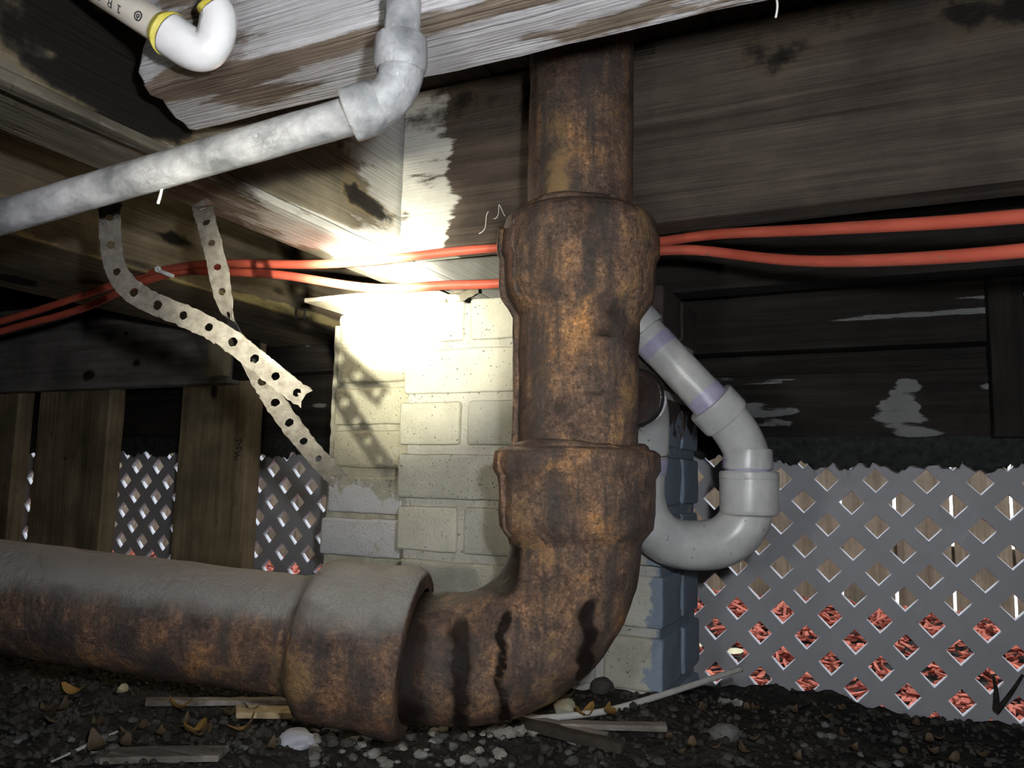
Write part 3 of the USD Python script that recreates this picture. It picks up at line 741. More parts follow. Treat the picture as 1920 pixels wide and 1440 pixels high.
def th_of(P):
    """Angle round the stack seen from the camera: -1 at the left silhouette, 0 facing the camera, 1 right."""
    d = (P - A)[:, :2]; r = np.array([RIGHT[0], RIGHT[1]]); r /= np.linalg.norm(r)
    return (d @ r) / np.maximum(np.linalg.norm(d, axis=1), 1e-6)


obj('riser', riser, RUST, drain, smooth=True, attrs={
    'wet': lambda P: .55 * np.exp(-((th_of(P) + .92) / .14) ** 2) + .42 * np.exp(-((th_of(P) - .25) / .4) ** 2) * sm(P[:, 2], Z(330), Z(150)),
    'ochre': lambda P: .52 * np.exp(-((th_of(P) + .5) / .3) ** 2) * sm(P[:, 2], Z(140), Z(300)) + .55 * np.exp(-((P[:, 2] - Z(395)) / .03) ** 2) * np.exp(-((th_of(P) + .5) / .4) ** 2)})
hub1 = rev([(Z(416), .0518), (Z(410), .058), (Z(412), .066), (Z(424), .0735), (Z(455), .0765), (Z(485), .0765), (Z(497), .0735), (Z(545), .0730), (Z(566), .0705), (Z(582), .064), (Z(600), .0585), (Z(608), .0582), (Z(700), .0575), (Z(835), .0570), (Z(852), .0568)], seed=3)
FIT = obj('sanitary_fitting', hub1, RUST, drain, smooth=True, attrs={
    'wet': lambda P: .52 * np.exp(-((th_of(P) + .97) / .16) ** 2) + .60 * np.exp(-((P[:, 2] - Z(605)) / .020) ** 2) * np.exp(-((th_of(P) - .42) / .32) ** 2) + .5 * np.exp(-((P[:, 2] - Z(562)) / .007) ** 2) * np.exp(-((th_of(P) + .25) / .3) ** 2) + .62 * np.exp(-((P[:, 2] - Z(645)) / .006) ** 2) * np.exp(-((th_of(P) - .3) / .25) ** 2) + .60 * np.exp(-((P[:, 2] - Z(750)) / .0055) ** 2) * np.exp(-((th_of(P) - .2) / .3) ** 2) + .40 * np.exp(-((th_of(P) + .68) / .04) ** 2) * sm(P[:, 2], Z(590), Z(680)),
    'ochre': lambda P: .34 * sm(th_of(P), -.1, .8) + .12})
hub2 = rev([(Z(850), .0575), (Z(842), .064), (Z(843), .072), (Z(850), .0775), (Z(880), .0785), (Z(888), .0765), (Z(896), .0735), (Z(960), .0730), (Z(988), .0715), (Z(1003), .066), (Z(1012), .0625), (Z(1024), .0612)], seed=4)
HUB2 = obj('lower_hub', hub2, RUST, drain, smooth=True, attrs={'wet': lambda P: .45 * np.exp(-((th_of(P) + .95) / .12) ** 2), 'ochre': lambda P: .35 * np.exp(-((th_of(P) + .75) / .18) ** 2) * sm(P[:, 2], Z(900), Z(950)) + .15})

# elbow and run to the left
z0e = Z(1018)
E1 = at(768, 1224, .738); H1 = at(600, 1197, .748); L0 = at(0, 1117, .80)
zH = at(800, 1230, .74)[2]
dirH = (E1 - A); dirH[2] = 0; dirH /= np.linalg.norm(dirH)
Rb = z0e - zH
th = np.linspace(0, math.pi / 2, 34)
arc = np.array([[A[0], A[1], z0e]] * len(th)) + np.outer(Rb * (1 - np.cos(th)), dirH) + np.outer(-Rb * np.sin(th), [0, 0, 1])
lenH = np.linalg.norm((E1 - A)[:2]) - Rb
ext = arc[-1] + np.outer(np.linspace(0, 1, 8)[1:] * (lenH + .04), dirH)
ep = np.vstack([[A[0], A[1], z0e + .012], arc, ext])
elbow = tube(ep, np.interp(np.linspace(0, 1, len(ep)), [0, .5, 1], [.061, .0595, .0575]), 72, True, .0026, 5)
aS = np.r_[0, np.cumsum(np.linalg.norm(np.diff(ep, axis=0), axis=1))]


def s_of(P):
    d = ((P[:, None] - ep[None]) ** 2).sum(-1)
    return aS[d.argmin(1)] / aS[-1]


def elbow_wet(P):
    # runs of rusty water down the near side of the bend
    q = (P - EYE); d = q @ FWD
    s = s_of(P); n = meshkit.fbm(P * np.array([30, 30, 55]), 4, 3) - .5; n2 = meshkit.fbm(P * np.array([14, 14, 60]), 3, 8) - .5
    fx_ = (P - A) @ dirH                      # distance left of the stack's axis
    w = 0
    for x0, wd, zt_, zb_ in ((-.010, .010, Z(1080), .035), (.062, .0062, .160, .03), (.098, .011, .150, .015)):
        w = w + (.95 + .7 * n2) * np.exp(-(((fx_ - x0) + n * .016) / wd) ** 2) * sm(P[:, 2], zt_, zt_ - .02) * sm(P[:, 2], zb_, zb_ + .01)
    w = w + .8 * sm(fx_ + .02 * n, .108, .14)
    w = w + .7 * sm(fx_, .035, .07) * sm(P[:, 2], .148, .165)
    w = w + .55 * np.exp(-((fx_ - .058) / .012) ** 2) * sm(P[:, 2], .15, .18)
    return w


obj('elbow', elbow, RUST, drain, smooth=True, attrs={'wet': elbow_wet, 'ochre': lambda P: .22 + .2 * np.exp(-(((P - A) @ dirH - .02) / .02) ** 2) + .25 * sm(P[:, 2], .09, .05)})
dH = H1 - E1; dH /= np.linalg.norm(dH)
hp = lambda t: E1 + dH * t
hubpts = [(-.006, .058), (-.006, .0705), (-.004, .0745), (.004, .0768), (.016, .0770), (.024, .0758), (.032, .0742), (.080, .0735), (.088, .0715), (.094, .064), (.100, .0565), (.110, .0545)]
hubP = []
for (ta, ra), (tb, rb2) in zip(hubpts[:-1], hubpts[1:]):
    nn = max(1, int(math.hypot(ta - tb, ra - rb2) / .005))
    for i in range(nn): hubP.append((ta + (tb - ta) * i / nn + 1e-5 * i, ra + (rb2 - ra) * i / nn))
hubP.append(hubpts[-1])
tt_ = np.array([a for a, b in hubP]); rr_ = np.array([b for a, b in hubP])


def rev_axis(origin, d, ts, rs, n=80, wob=.0022, seed=1):
    d = d / np.linalg.norm(d); a = np.cross(d, [0, 0, 1.0] if abs(d[2]) < .95 else [1.0, 0, 0]); a /= np.linalg.norm(a); b = np.cross(d, a)
    th = np.arange(n) / n * 2 * math.pi
    P = origin + np.outer(ts, d)
    V = (P[:, None] + rs[:, None, None] * (a * np.cos(th)[:, None] + b * np.sin(th)[:, None])[None]).reshape(-1, 3)
    dd = V - np.repeat(P, n, 0); dd /= np.maximum(np.linalg.norm(dd, axis=1, keepdims=True), 1e-6)
    if wob: V = V + dd * ((meshkit.fbm(V * 45, 4, seed) - .5) * 2 * wob)[:, None]
    i = np.arange(len(P) - 1)[:, None] * n; j = np.arange(n)[None]; kk = (j + 1) % n
    q = np.stack([i + j, i + kk, i + n + kk, i + n + j], -1).reshape(-1, 4)
    return trimesh.Trimesh(V, np.vstack([q[:, [0, 1, 2]], q[:, [0, 2, 3]]]), process=False)


obj('pipe_hub', rev_axis(E1, dH, tt_, rr_, seed=6), RUSTD, drain, smooth=True, label='dusty bell end of the horizontal run', attrs={'ochre': lambda P: .55 * blob(P, hp(.075) + [0, -.06, -.02], (.05, .08, .035)) + .1 * (P[:, 2] < .14)})
dL = L0 - hp(.09)
ts = np.linspace(.0, np.linalg.norm(dL) + .55, 140)
obj('horizontal_run', rev_axis(hp(.09), dL, ts, np.full(len(ts), .0545), seed=7, wob=.0014), RUSTD, drain, smooth=True, attrs={'ochre': lambda P: .38 * sm(P[:, 0], -.60, -.52) * sm(P[:, 2], .15, .12)})
# casting seams standing proud on the left of the fittings
cr = np.array([RIGHT[0], RIGHT[1], 0]); cr /= np.linalg.norm(cr); cf = np.array([FWD[0], FWD[1], 0]); cf /= np.linalg.norm(cf)
for ang, w_, pr in ((-80, .0035, [(Z(440), .0765), (Z(485), .0775), (Z(497), .0755), (Z(548), .0745), (Z(566), .0725), (Z(584), .066), (Z(602), .0605), (Z(700), .0592), (Z(838), .0585)]),
                    (-58, .0026, [(Z(440), .0755), (Z(485), .0762), (Z(497), .0735), (Z(548), .0730), (Z(566), .0708), (Z(578), .065)]),
                    (-66, .0026, [(Z(852), .078), (Z(880), .0788), (Z(890), .0755), (Z(960), .0735), (Z(990), .071), (Z(1003), .066)])):
    a = math.radians(ang); dr = cr * math.sin(a) - cf * math.cos(a)
    zs = np.array(pr); zi = np.linspace(0, 1, 60); kk = np.linspace(0, 1, len(zs))
    pz, prr = np.interp(zi, kk, zs[:, 0]), np.interp(zi, kk, zs[:, 1])
    obj('casting_seam', tube(np.array([A[0], A[1], 0]) + np.outer(prr, dr) + np.outer(pz, [0, 0, 1]), w_, 10, True, .002, 3), RUST, HUB2 if ang == -66 else FIT, smooth=True)
# caulked joint rings
ringa = np.linspace(0, 2 * math.pi, 49)
for zc, rr in ((Z(412), .056), (Z(846), .0615)):
    P = np.stack([A[0] + rr * np.cos(ringa), A[1] + rr * np.sin(ringa), zc + .002 * np.sin(3 * ringa)], 1)
    obj('caulked_joint', tube(P, .0065, 10, False, .006, 8), RUST, drain, smooth=True)
# side inlet of the fitting, towards the white trap
IN0 = A.copy(); IN0[2] = Z(742)
IN1 = at(1192, 745, .875)
di = IN1 - IN0; Li = np.linalg.norm(di)
obj('side_inlet', rev_axis(IN0, di, np.array([.03, Li - .05, Li - .045, Li - .03, Li - .004, Li, Li]), np.array([.026, .026, .028, .030, .030, .028, .024]), 48, .001, 9), RUST, drain, smooth=True)

# ------------------------------------------------------------------ grey-white PVC trap
trap = thing('trap', 'grey-white plastic U-trap with purple primer bands, hung from the rusty drain', 'plumbing trap', at(1300, 1060, .95))
TD = .95


def tp(pts, n=40, d=TD):
    return np.array([at(p[0], p[1], p[2] if len(p) > 2 else d) for p in spline([(a[0], a[1], 0) for a in pts], n)[:, :2]]) if all(len(p) == 2 for p in pts) else \
        np.array([at(*q) for q in spline([(a[0], a[1], a[2] * 1000) for a in pts], n) * [1, 1, .001]])


px2m = TD / F
da, db = at(1180, 592, .985), at(1352, 775, .95)
SLP = obj('slanted_pipe', tube([da + (db - da) * t for t in np.linspace(0, 1, 24)], .0232, 40), PVC, trap, smooth=True)
up_ = da + (da - db) * .12; up_ = np.array([up_[0], up_[1], up_[2]])
bend = spline([da + (db - da) * .06, da, up_ + [-.004, 0, .012], up_ + [-.008, .0, .05]], 24)
obj('riser', tube(np.vstack([bend, [[bend[-1][0], bend[-1][1], ZT - .003]]]), .0255, 32), PVC, trap, smooth=True)
print('trap riser', bend[-1])
u1 = (db - da) / np.linalg.norm(db - da)
c1 = da + (db - da) * .18
obj('upper_socket', rev_axis(c1 - u1 * .035, u1, np.array([0, 0, .002, .034, .036, .036]), np.array([.02, .0275, .0287, .0287, .0275, .022]), 40, 0), PVC, trap, smooth=35)


def band(name, a, b, r, m=PRIMER, par=None):
    a, b = np.asarray(a), np.asarray(b); d = b - a
    obj(name, rev_axis(a, d, np.array([0, 0, np.linalg.norm(d), np.linalg.norm(d)]), np.array([r - .001, r, r, r - .001]), 40, .0002, 4), m, par or trap, smooth=35, label='purple primer band' if m is PRIMER else None)


P_ = lambda t: da + (db - da) * t
band('primer_band', P_(.265), P_(.365), .0237, par=SLP)
band('primer_band', P_(.80), P_(.93), .0238, par=SLP)
elb = tp([(1338, 760), (1362, 786), (1385, 818), (1399, 850), (1403, 874)], 30)
obj('upper_elbow', tube(elb, .0262, 40), PVC, trap, smooth=True)
e0 = elb[0]; ed = elb[6] - elb[0]; ed /= np.linalg.norm(ed)
obj('socket', rev_axis(e0 - ed * .006, ed, np.array([0, 0, .002, .026, .029, .029]), np.array([.022, .0295, .0308, .0308, .0295, .025]), 40, 0), PVC, trap, smooth=35)
dz = np.array([0, 0, -1.0])
s1 = at(1402, 842, TD)
obj('socket', rev_axis(s1, dz, np.array([0, 0, .002, .022, .024, .024]), np.array([.024, .0272, .0285, .0285, .0275, .022]), 40, 0), PVC, trap, smooth=35)
band('primer_band', at(1402, 859, TD), at(1402, 878, TD), .0293)
band('primer_band', at(1402, 872, TD), at(1402, 892, TD), .0262)
ub = tp([(1403, 900), (1402, 945), (1390, 985), (1355, 1015), (1300, 1022), (1250, 1012), (1217, 980), (1203, 935), (1206, 880), (1212, 830)], 70)
UB = obj('u_bend', tube(ub, np.interp(np.linspace(0, 1, 70), [0, .2, .45, .75, 1], [.0305, .0300, .0292, .0275, .0255]), 48), PVC, trap, smooth=True)
obj('union_socket', rev_axis(at(1404, 884, TD), dz, np.array([0, 0, .002, .008, .009, .010, .045, .050, .052]), np.array([.026, .033, .0345, .0345, .0338, .0345, .0340, .0325, .029]), 48, 0), PVC, trap, smooth=35)
band('primer_band', at(1209, 856, TD), at(1206, 886, TD), .0275)
# left leg turns into the iron inlet through a black rubber seal
inl = tp([(1212, 850, .95), (1214, 812, .945), (1212, 775, .93), (1206, 752, .905)], 24)
obj('inlet_elbow', tube(inl, .0258, 40), PVC, trap, smooth=True)
dn_ = IN1 - at(1205, 760, .80); dn_ /= np.linalg.norm(dn_)
for ro, m in ((.0275, RUBBER), (.0250, PVC)):
    cc = IN1 + di / Li * (.003 if m is RUBBER else .008)
    ax = di / Li; a_ = np.cross(ax, [0, 0, 1.0]); a_ /= np.linalg.norm(a_); b_ = np.cross(ax, a_)
    obj('rubber_seal' if m is RUBBER else 'seal_ring', tube(cc + ro * (np.outer(np.cos(ringa), a_) + np.outer(np.sin(ringa), b_)), .0045, 12, False), m, trap, smooth=True)
# moulded figures on the bend
for s_, px, py, hgt in (('2', 1227, 1000, .008), ('0', 1243, 1003, .0085)):
    t_ = meshkit.text_mesh(s_, hgt, .0008); o = at(px, py + 12, TD - .0305)
    Vt_ = t_.vertices; t_.vertices = o + np.outer(Vt_[:, 0], RIGHT) + np.outer(Vt_[:, 1], UP) - np.outer(Vt_[:, 2] - .0004, FWD)
    obj('moulded_figure', t_, PVC, UB, smooth=False)

# ------------------------------------------------------------------ galvanized pipe overhead
GYR = .368
R1 = on(752, -60, 1, GYR); R2 = on(752, 100, 1, GYR)
R1[:2] = R2[:2]; R1[2] = ZT - .003
dg = (R2 - EYE) @ FWD
gal = thing('galvanized_pipe', 'dull grey galvanized water pipe sloping across overhead, turning up at an elbow', 'pipe', R2)
GL = at(0, 408, dg * 1.13); GR = at(668, 214, dg * 1.0)
rg = 34 * dg / F
obj('riser', tube([R1 + (R2 - R1) * t for t in np.linspace(0, 1, 12)], rg, 40), GALV, gal, smooth=True)
gd = GL - GR; obj('sloping_run', tube([GR + gd * t for t in np.linspace(-.03, 1.35, 40)], rg * 1.04, 40, True, .0006, 3), GALV, gal, smooth=True)
be = spline([at(752, 92, dg), at(753, 125, dg), at(742, 165, dg), at(715, 192, dg), at(672, 212, dg)], 30)
obj('elbow', tube(be, np.interp(np.linspace(0, 1, 30), [0, .1, .5, .9, 1], [43 * dg / F] * 2 + [41 * dg / F] + [43 * dg / F] * 2), 40, True, .0008, 2), GALV, gal, smooth=True)
for c_, d_ in ((at(752, 84, dg), np.array([0, 0, -1.0])), (at(662, 214, dg), (at(710, 196, dg) - at(662, 214, dg)))):
    r0 = 50 * dg / F
    obj('collar', rev_axis(c_, d_, np.array([-.003, -.003, -.001, .011, .014, .017]), np.array([rg, r0 * .96, r0, r0, r0 * .97, r0 * .86]), 40, .0004), GALV, gal, smooth=35)

# ------------------------------------------------------------------ cream plastic water pipe
PD = (on(385, 90, 1, .362) - EYE) @ FWD
cp = thing('plastic_water_pipe', 'cream plastic water pipe with black print and a white elbow, top left corner', 'pipe', at(385, 90, PD))
pa, pb = at(345, 82, PD), at(60, -105, PD * 1.06)
rc = 31 * PD / F
CPP = obj('pipe', tube([pa + (pb - pa) * t for t in np.linspace(0, 1, 20)], rc, 48), CPVC, cp, smooth=True)
up0 = at(404, 40, PD); up1 = at(410, -160, PD)
obj('upright_pipe', tube([up0 + (up1 - up0) * t for t in np.linspace(0, 1, 8)], 25 * PD / F, 40), CPVC, cp, smooth=True)
ee = spline([at(318, 64, PD), at(352, 87, PD), at(384, 94, PD), at(402, 74, PD), at(404, 20, PD)], 40)
CPE = obj('elbow', tube(ee, np.interp(np.linspace(0, 1, 40), [0, .3, .6, 1], [40 * PD / F, 39 * PD / F, 35 * PD / F, 33 * PD / F]), 48), WPVC, cp, smooth=True)
ud = pb - pa; ud /= np.linalg.norm(ud)
obj('cement_ring', rev_axis(at(315, 62.5, PD), ud, np.array([-.003, -.001, .001, .0045, .0062]), np.array([.0095, 41.5 * PD / F, 40 * PD / F, 36 * PD / F, 31.5 * PD / F]), 48, .0012, 5), CEMENT, CPE, smooth=True, label='ring of yellow pipe cement')
obj('cement_ring', rev_axis(at(404, 22, PD), np.array([0, 0, 1.0]), np.array([-.002, 0, .002, .004]), np.array([.008, 33 * PD / F, 31 * PD / F, 25.3 * PD / F]), 40, .001, 6), CEMENT, CPE, smooth=True, label='ring of yellow pipe cement')
# print wrapped on the pipe: the line reads from the elbow away, upside-down from here
toc = EYE - (pa + pb) / 2; toc -= ud * (toc @ ud); toc /= np.linalg.norm(toc); side = np.cross(ud, toc)
if side @ UP > 0: side = -side         # letters stand towards the lower edge


def printed(mesh, s0, phi0=0.0):
    V = mesh.vertices
    a = V[:, 1] / rc + phi0
    rad = rc + .00005 + V[:, 2]
    # reading direction along ud, letter tops towards +side
    out = pa + np.outer(s0 + V[:, 0], ud) + rad[:, None] * (np.outer(np.cos(a), toc) + np.outer(np.sin(a), side))
    m = trimesh.Trimesh(out, mesh.faces, process=False)
    if np.cross(ud, side) @ toc < 0: m.invert()
    return m


def s_px(px, py):
    return min(np.linspace(0, .2, 400), key=lambda s: np.hypot(*(np.array(proj(pa + ud * s)) - [px, py])))


hh = 15 * PD / F
for txt, px, py, w_ in (('1', 246, 22, 1), ('R', 228, 14, 1), ('O', 208, 0, 1)):
    t_ = meshkit.text_mesh(txt, hh, .0002); t_ = t_.subdivide() if len(t_.faces) < 400 else t_
    t_.vertices[:, 0] -= t_.bounds[:, 0].mean(); t_.vertices[:, 1] -= hh * .1
    obj('printed_letter', printed(t_, s_px(px, py), .25), INK, CPP, smooth=False)
for c_ in (sbox(-.0011, -.0011, .0011, .0011),):
    obj('printed_mark', printed(trimesh.creation.extrude_polygon(c_, .0002, engine='earcut'), s_px(182, -18), .4), INK, CPP, smooth=False)
ri = hh * .62
ring = Polygon([(ri * math.cos(a), ri * math.sin(a)) for a in ringa], [[(ri * .72 * math.cos(a), ri * .72 * math.sin(a)) for a in ringa[::-1]]])
ring2 = Polygon([(ri * .45 * math.cos(a), ri * .45 * math.sin(a)) for a in ringa], [[(ri * .22 * math.cos(a), ri * .22 * math.sin(a)) for a in ringa[::-1]]])
for g_ in (ring, ring2, sbox(-ri * .1, ri * .1, ri * .1, ri * .9)):
    obj('printed_emblem', printed(trimesh.creation.extrude_polygon(g_, .0002, engine='earcut'), s_px(276, 50), .12), INK, CPP, smooth=False)
obj('printed_mark', printed(trimesh.creation.extrude_polygon(sbox(-.0002, -.0035, .0002, .0006), .0002, engine='earcut'), s_px(309, 64), .25), INK, CPP, smooth=False)

# ------------------------------------------------------------------ orange-red tubes
def red(pts, label, r=.0056):
    P = np.array([at(*q) for q in spline([(a, b, c * 1000) for a, b, c in pts], 160) * [1, 1, .001]])
    return obj('red_tube', tube(P, r, 20), RED, label=label, cat='tube', smooth=True)


red([(-260, 655, 1.34), (-60, 618, 1.32), (60, 585, 1.28), (160, 552, 1.24), (250, 522, 1.18), (330, 502, 1.12), (420, 494, 1.06), (560, 496, 1.02), (700, 489, 1.0), (830, 474, .985), (950, 463, .97), (1100, 456, .945), (1235, 453, .915), (1300, 444, .885), (1400, 436, .82), (1500, 432, .76), (1650, 424, .68), (1800, 415, .62), (1960, 402, .57), (2200, 385, .5), (2800, 330, .42), (3800, 230, .33)],
    'upper of the two orange-red tubes strung under the joists')
red([(-260, 690, 1.36), (-60, 640, 1.33), (60, 605, 1.29), (150, 580, 1.25), (240, 540, 1.17), (320, 513, 1.13), (420, 510, 1.07), (520, 515, 1.03), (620, 530, 1.005), (720, 541, .975), (830, 535, .965), (950, 530, .95), (1080, 500, .935), (1200, 474, .905), (1300, 469, .88), (1400, 480, .84), (1500, 489, .78), (1650, 488, .70), (1800, 480, .63), (1960, 466, .575), (2200, 440, .5), (2800, 390, .42), (3800, 300, .33)],
    'lower of the two orange-red tubes, sagging beneath the other')
cl = at(297, 507, 1.13)
clip = thing('cable_clip', 'small white nail clip holding the red tubes, left of the hanging straps', 'clip', cl)
obj('saddle', tube([at(299, 508, 1.112), at(312, 513, 1.108), at(325, 518, 1.108)], .0032, 10), WHITE, clip, smooth=True)
obj('nail', rev_axis(at(297, 505, 1.112), -FWD, np.array([-.006, 0, 0, .0025, .0032]), np.array([.0018, .0018, .0048, .0044, .001]), 16, 0), WHITE, clip, smooth=35)

# ------------------------------------------------------------------ perforated straps
def strap(ctrl, label, width=.019, hole=.0035, spacing=.0235, torn=True):
    """ctrl: (px, py, depth, roll) ; roll turns the ribbon about its length away from facing the camera."""
    C = np.array([at(a, b, c) for a, b, c, r in ctrl]); rl = np.radians([r for *_, r in ctrl])
    s = np.r_[0, np.cumsum(np.linalg.norm(np.diff(C, axis=0), axis=1))]
    from scipy.interpolate import CubicSpline
    cs, cr_ = CubicSpline(s, C, axis=0), (lambda q: np.interp(q, s, rl))
    Ltot = s[-1]; n = int(Ltot / spacing); sp = Ltot / n
    na = 24; a = np.arange(na) / na * 2 * math.pi
    V, Fq = [], []
    for c in range(n):
        s0 = (c + .5) * sp
        m_ = np.maximum(np.abs(np.cos(a)), np.abs(np.sin(a)))
        rect = np.stack([np.cos(a) / m_ * sp / 2, np.sin(a) / m_ * width / 2], 1)
        jag = 1 + .05 * rng.normal(size=na)
        hol = np.stack([np.cos(a), np.sin(a)], 1) * hole * rng.uniform(.85, 1.1) * jag[:, None] * [1, 1.15]
        mid = (rect + hol) / 2
        if c == n - 1 and torn:
            k_ = np.cos(a) > .6; rect[k_, 0] = sp * (.02 + .48 * np.abs(np.sin(a[k_])) / .8); 
        rings = [hol, mid, rect]
        for sgn in (1, -1):
            base = len(V)
            for rg_ in rings:
                for p in rg_: V.append((s0 + p[0], p[1] + (.0005 * rng.normal() if rg_ is rect and abs(p[1]) > width * .49 else 0), sgn * .0006))
            for k_ in range(2):
                for j in range(na):
                    q = [base + k_ * na + j, base + k_ * na + (j + 1) % na, base + (k_ + 1) * na + (j + 1) % na, base + (k_ + 1) * na + j]
                    Fq.append(q[::-1] if sgn == 1 else q)
        f0 = len(V) - 6 * na
        for ring_, fl in ((0, False), (2, True)):
            for j in range(na):
                t0, t1 = f0 + ring_ * na + j, f0 + ring_ * na + (j + 1) % na
                q = [t0, t1, t1 + 3 * na, t0 + 3 * na]
                Fq.append(q if not fl else q[::-1])
    V = np.array(V); q = np.clip(V[:, 0], 0, Ltot + sp)
    P = cs(q); T = cs(q, 1); T /= np.linalg.norm(T, axis=1, keepdims=True)
    view = P - EYE; view /= np.linalg.norm(view, axis=1, keepdims=True)
    w0 = np.cross(T, view); w0 /= np.linalg.norm(w0, axis=1, keepdims=True)
    n0_ = np.cross(T, w0)
    ang = cr_(q)
    w = w0 * np.cos(ang)[:, None] + n0_ * np.sin(ang)[:, None]; nn_ = np.cross(T, w)
    X = P + w * V[:, 1:2] + nn_ * V[:, 2:3]
    Fq = np.array(Fq)
    m = trimesh.Trimesh(X, np.vstack([Fq[:, [0, 1, 2]], Fq[:, [0, 2, 3]]]), process=False)
    return obj('hanger_strap', m, STRAP, label=label, cat='strap', smooth=False)


dB0 = (on(385, 396, 2, ZJ - .014) - EYE) @ FWD
dA0 = (on(214, 330, 2, ZJ - .014) - EYE) @ FWD
print('strap depths', dA0, dB0)
strap([(214, 331, dA0, 20), (206, 400, .70, 25), (210, 470, .70, 30), (222, 515, .70, 25), (250, 547, .70, 5), (320, 582, .70, 0), (400, 618, .705, 0), (455, 655, .71, 0), (520, 708, .715, 5), (578, 750, .72, 10)], 'rusty perforated hanger strap bent to the right, ending in mid air', .0192)
strap([(386, 397, dB0, 5), (396, 450, .765, 25), (410, 510, .765, 15), (420, 560, .765, 35), (432, 600, .765, 72), (452, 645, .765, 55), (485, 705, .765, 15), (530, 775, .775, 8), (580, 840, .79, 5), (640, 905, .81, 10)], 'rusty perforated hanger strap hanging lower, crossing behind the other and reaching the pier', .0192)

# ------------------------------------------------------------------ things on the ground
gp = lambda px, py: (lambda p: np.array([p[0], p[1], float(gz(p[0], p[1]))]))(on_ground(px, py))
wc = []
for px, py, lift in ((905, 1348, .003), (960, 1350, .003), (1050, 1343, .004), (1130, 1332, .006), (1200, 1315, .012), (1270, 1294, .020), (1330, 1275, .028), (1385, 1256, .035)):
    p = gp(px, py); wc.append(p)
d0 = (gp(940, 1352) - EYE) @ FWD
wcp = [at(880, 1352, .83), at(960, 1350, .84), at(1050, 1344, .86), at(1130, 1334, .88), at(1200, 1316, .91), at(1270, 1294, .94), at(1330, 1274, .97), at(1390, 1254, 1.0)]
obj('cable', tube(spline(wcp, 70), .0036, 16), CABLE, label='grey-white cable end curving up off the soil, right of the elbow', cat='cable', smooth=True)


def lying(name, p0, p1, w, h, m, label, cat, seed=1, lift=0.0, group=None):
    """A slat or stick lying on the soil between two ground points."""
    a, b = gp(*p0), gp(*p1)
    L_ = np.linalg.norm(b - a); d = (b - a) / L_
    s = np.cross([0, 0, 1.0], d); s /= np.linalg.norm(s); u = np.cross(d, s)
    bm = board((-L_ / 2, -w / 2, -h / 2), (L_ / 2, w / 2, h / 2), .012, min(w, h) * .25, .0012, seed, 60)
    Vv = bm.vertices
    bm.vertices = (a + b) / 2 + np.outer(Vv[:, 0], d) + np.outer(Vv[:, 1], s) + np.outer(Vv[:, 2], u) + [0, 0, h * .45 + lift]
    return obj(name, bm, m, label=label, cat=cat, smooth=True, group=group)


lying('stick', (905, 1356), (1170, 1425), .014, .011, TWIG, 'dark square stick slanting across the soil below the elbow', 'stick', 81, .004)
lying('lath', (985, 1362), (1130, 1395), .024, .005, W['slat'], 'weathered flat slat beside the dark stick', 'slat', 82, .004)
lying('lath', (1050, 1370), (1250, 1378), .016, .006, W['slat'], 'pale splintered slat near the cable end', 'slat', 83, .003)
lying('lath', (270, 1330), (560, 1328), .016, .006, W['slat'], 'pale straight lath below the horizontal run', 'slat', 84, .004)
lying('lath', (440, 1348), (590, 1352), .030, .007, W['post'], 'brown chip of board lying between the lath and the pipe hub', 'slat', 85, .003)
lying('lath', (200, 1432), (420, 1424), .03, .006, W['slat'], 'grey slat at the bottom edge of the view', 'slat', 86, .002)
lying('wire', (95, 1440), (220, 1378), .0022, .0022, CABLE, 'thin pale wire on the dark soil at lower left', 'wire', 87, .002)


def rock(r, seed):
    m = trimesh.creation.icosphere(2, 1.0); V = m.vertices
    V = V * (1 + .8 * (meshkit.fbm(V * 1.5 + seed * 7.3, 3, seed) - .5))[:, None]
    m.vertices = V * r
    return m


ns = 0
def stone_at(p, s, seed, label, group=None, m=None):
    r = np.array([s * rng.uniform(.8, 1.3), s * rng.uniform(.8, 1.2), s * rng.uniform(.5, .8)])
    k_ = rock(r, seed); k_.apply_transform(trimesh.transformations.rotation_matrix(rng.uniform(0, 6), [0, 0, 1]))
    k_.apply_translation(p + [0, 0, r[2] * .55])
    return obj('stone', k_, m or STONE[rng.integers(0, 2)], label=label, cat='stone', group=group, smooth=25)


stone_at(gp(555, 1400), .016, 1, 'bluish-white lump lying left of the pale gravel', m=mottled('bluish_lump', (.36, .37, .42), (.46, .47, .52), 30, .7))
stone_at(gp(1060, 1338), .012, 2, 'yellowish crumbly lump against the grey cable', m=mottled('yellow_lump', (.36, .34, .22), (.48, .46, .33), 60, .9))
stone_at(gp(1360, 1385), .012, 3, 'grey stone alone on the soil right of the pale slat', m=STONE[1])
stone_at(gp(1130, 1300), .016, 4, 'dark lump at the foot of the pier beside the elbow', m=STONE[2])
TONES = ['pale', 'mid-grey', 'dark grey']
def scatter(n, xs, ys, smin, smax, where, tones, seed):
    for i in range(n):
        t = tones[rng.integers(0, len(tones))]
        stone_at(gp(xs(), rng.uniform(*ys)), rng.uniform(smin, smax), seed + i, f'small {TONES[t]} stone {where}', f'{TONES[t]} stones {where}', STONE[t])
scatter(85, lambda: float(np.clip(rng.normal(770, 150), 590, 1130)), (1374, 1440), .0025, .0066, 'in front of the pipe hub and elbow', [0, 0, 1, 1, 2], 10)
scatter(38, lambda: rng.uniform(1180, 1700), (1330, 1440), .0025, .006, 'on the soil right of the elbow', [1, 2, 2], 200)
scatter(30, lambda: rng.uniform(20, 560), (1345, 1440), .0025, .006, 'on the soil below the horizontal run', [1, 2, 2], 300)


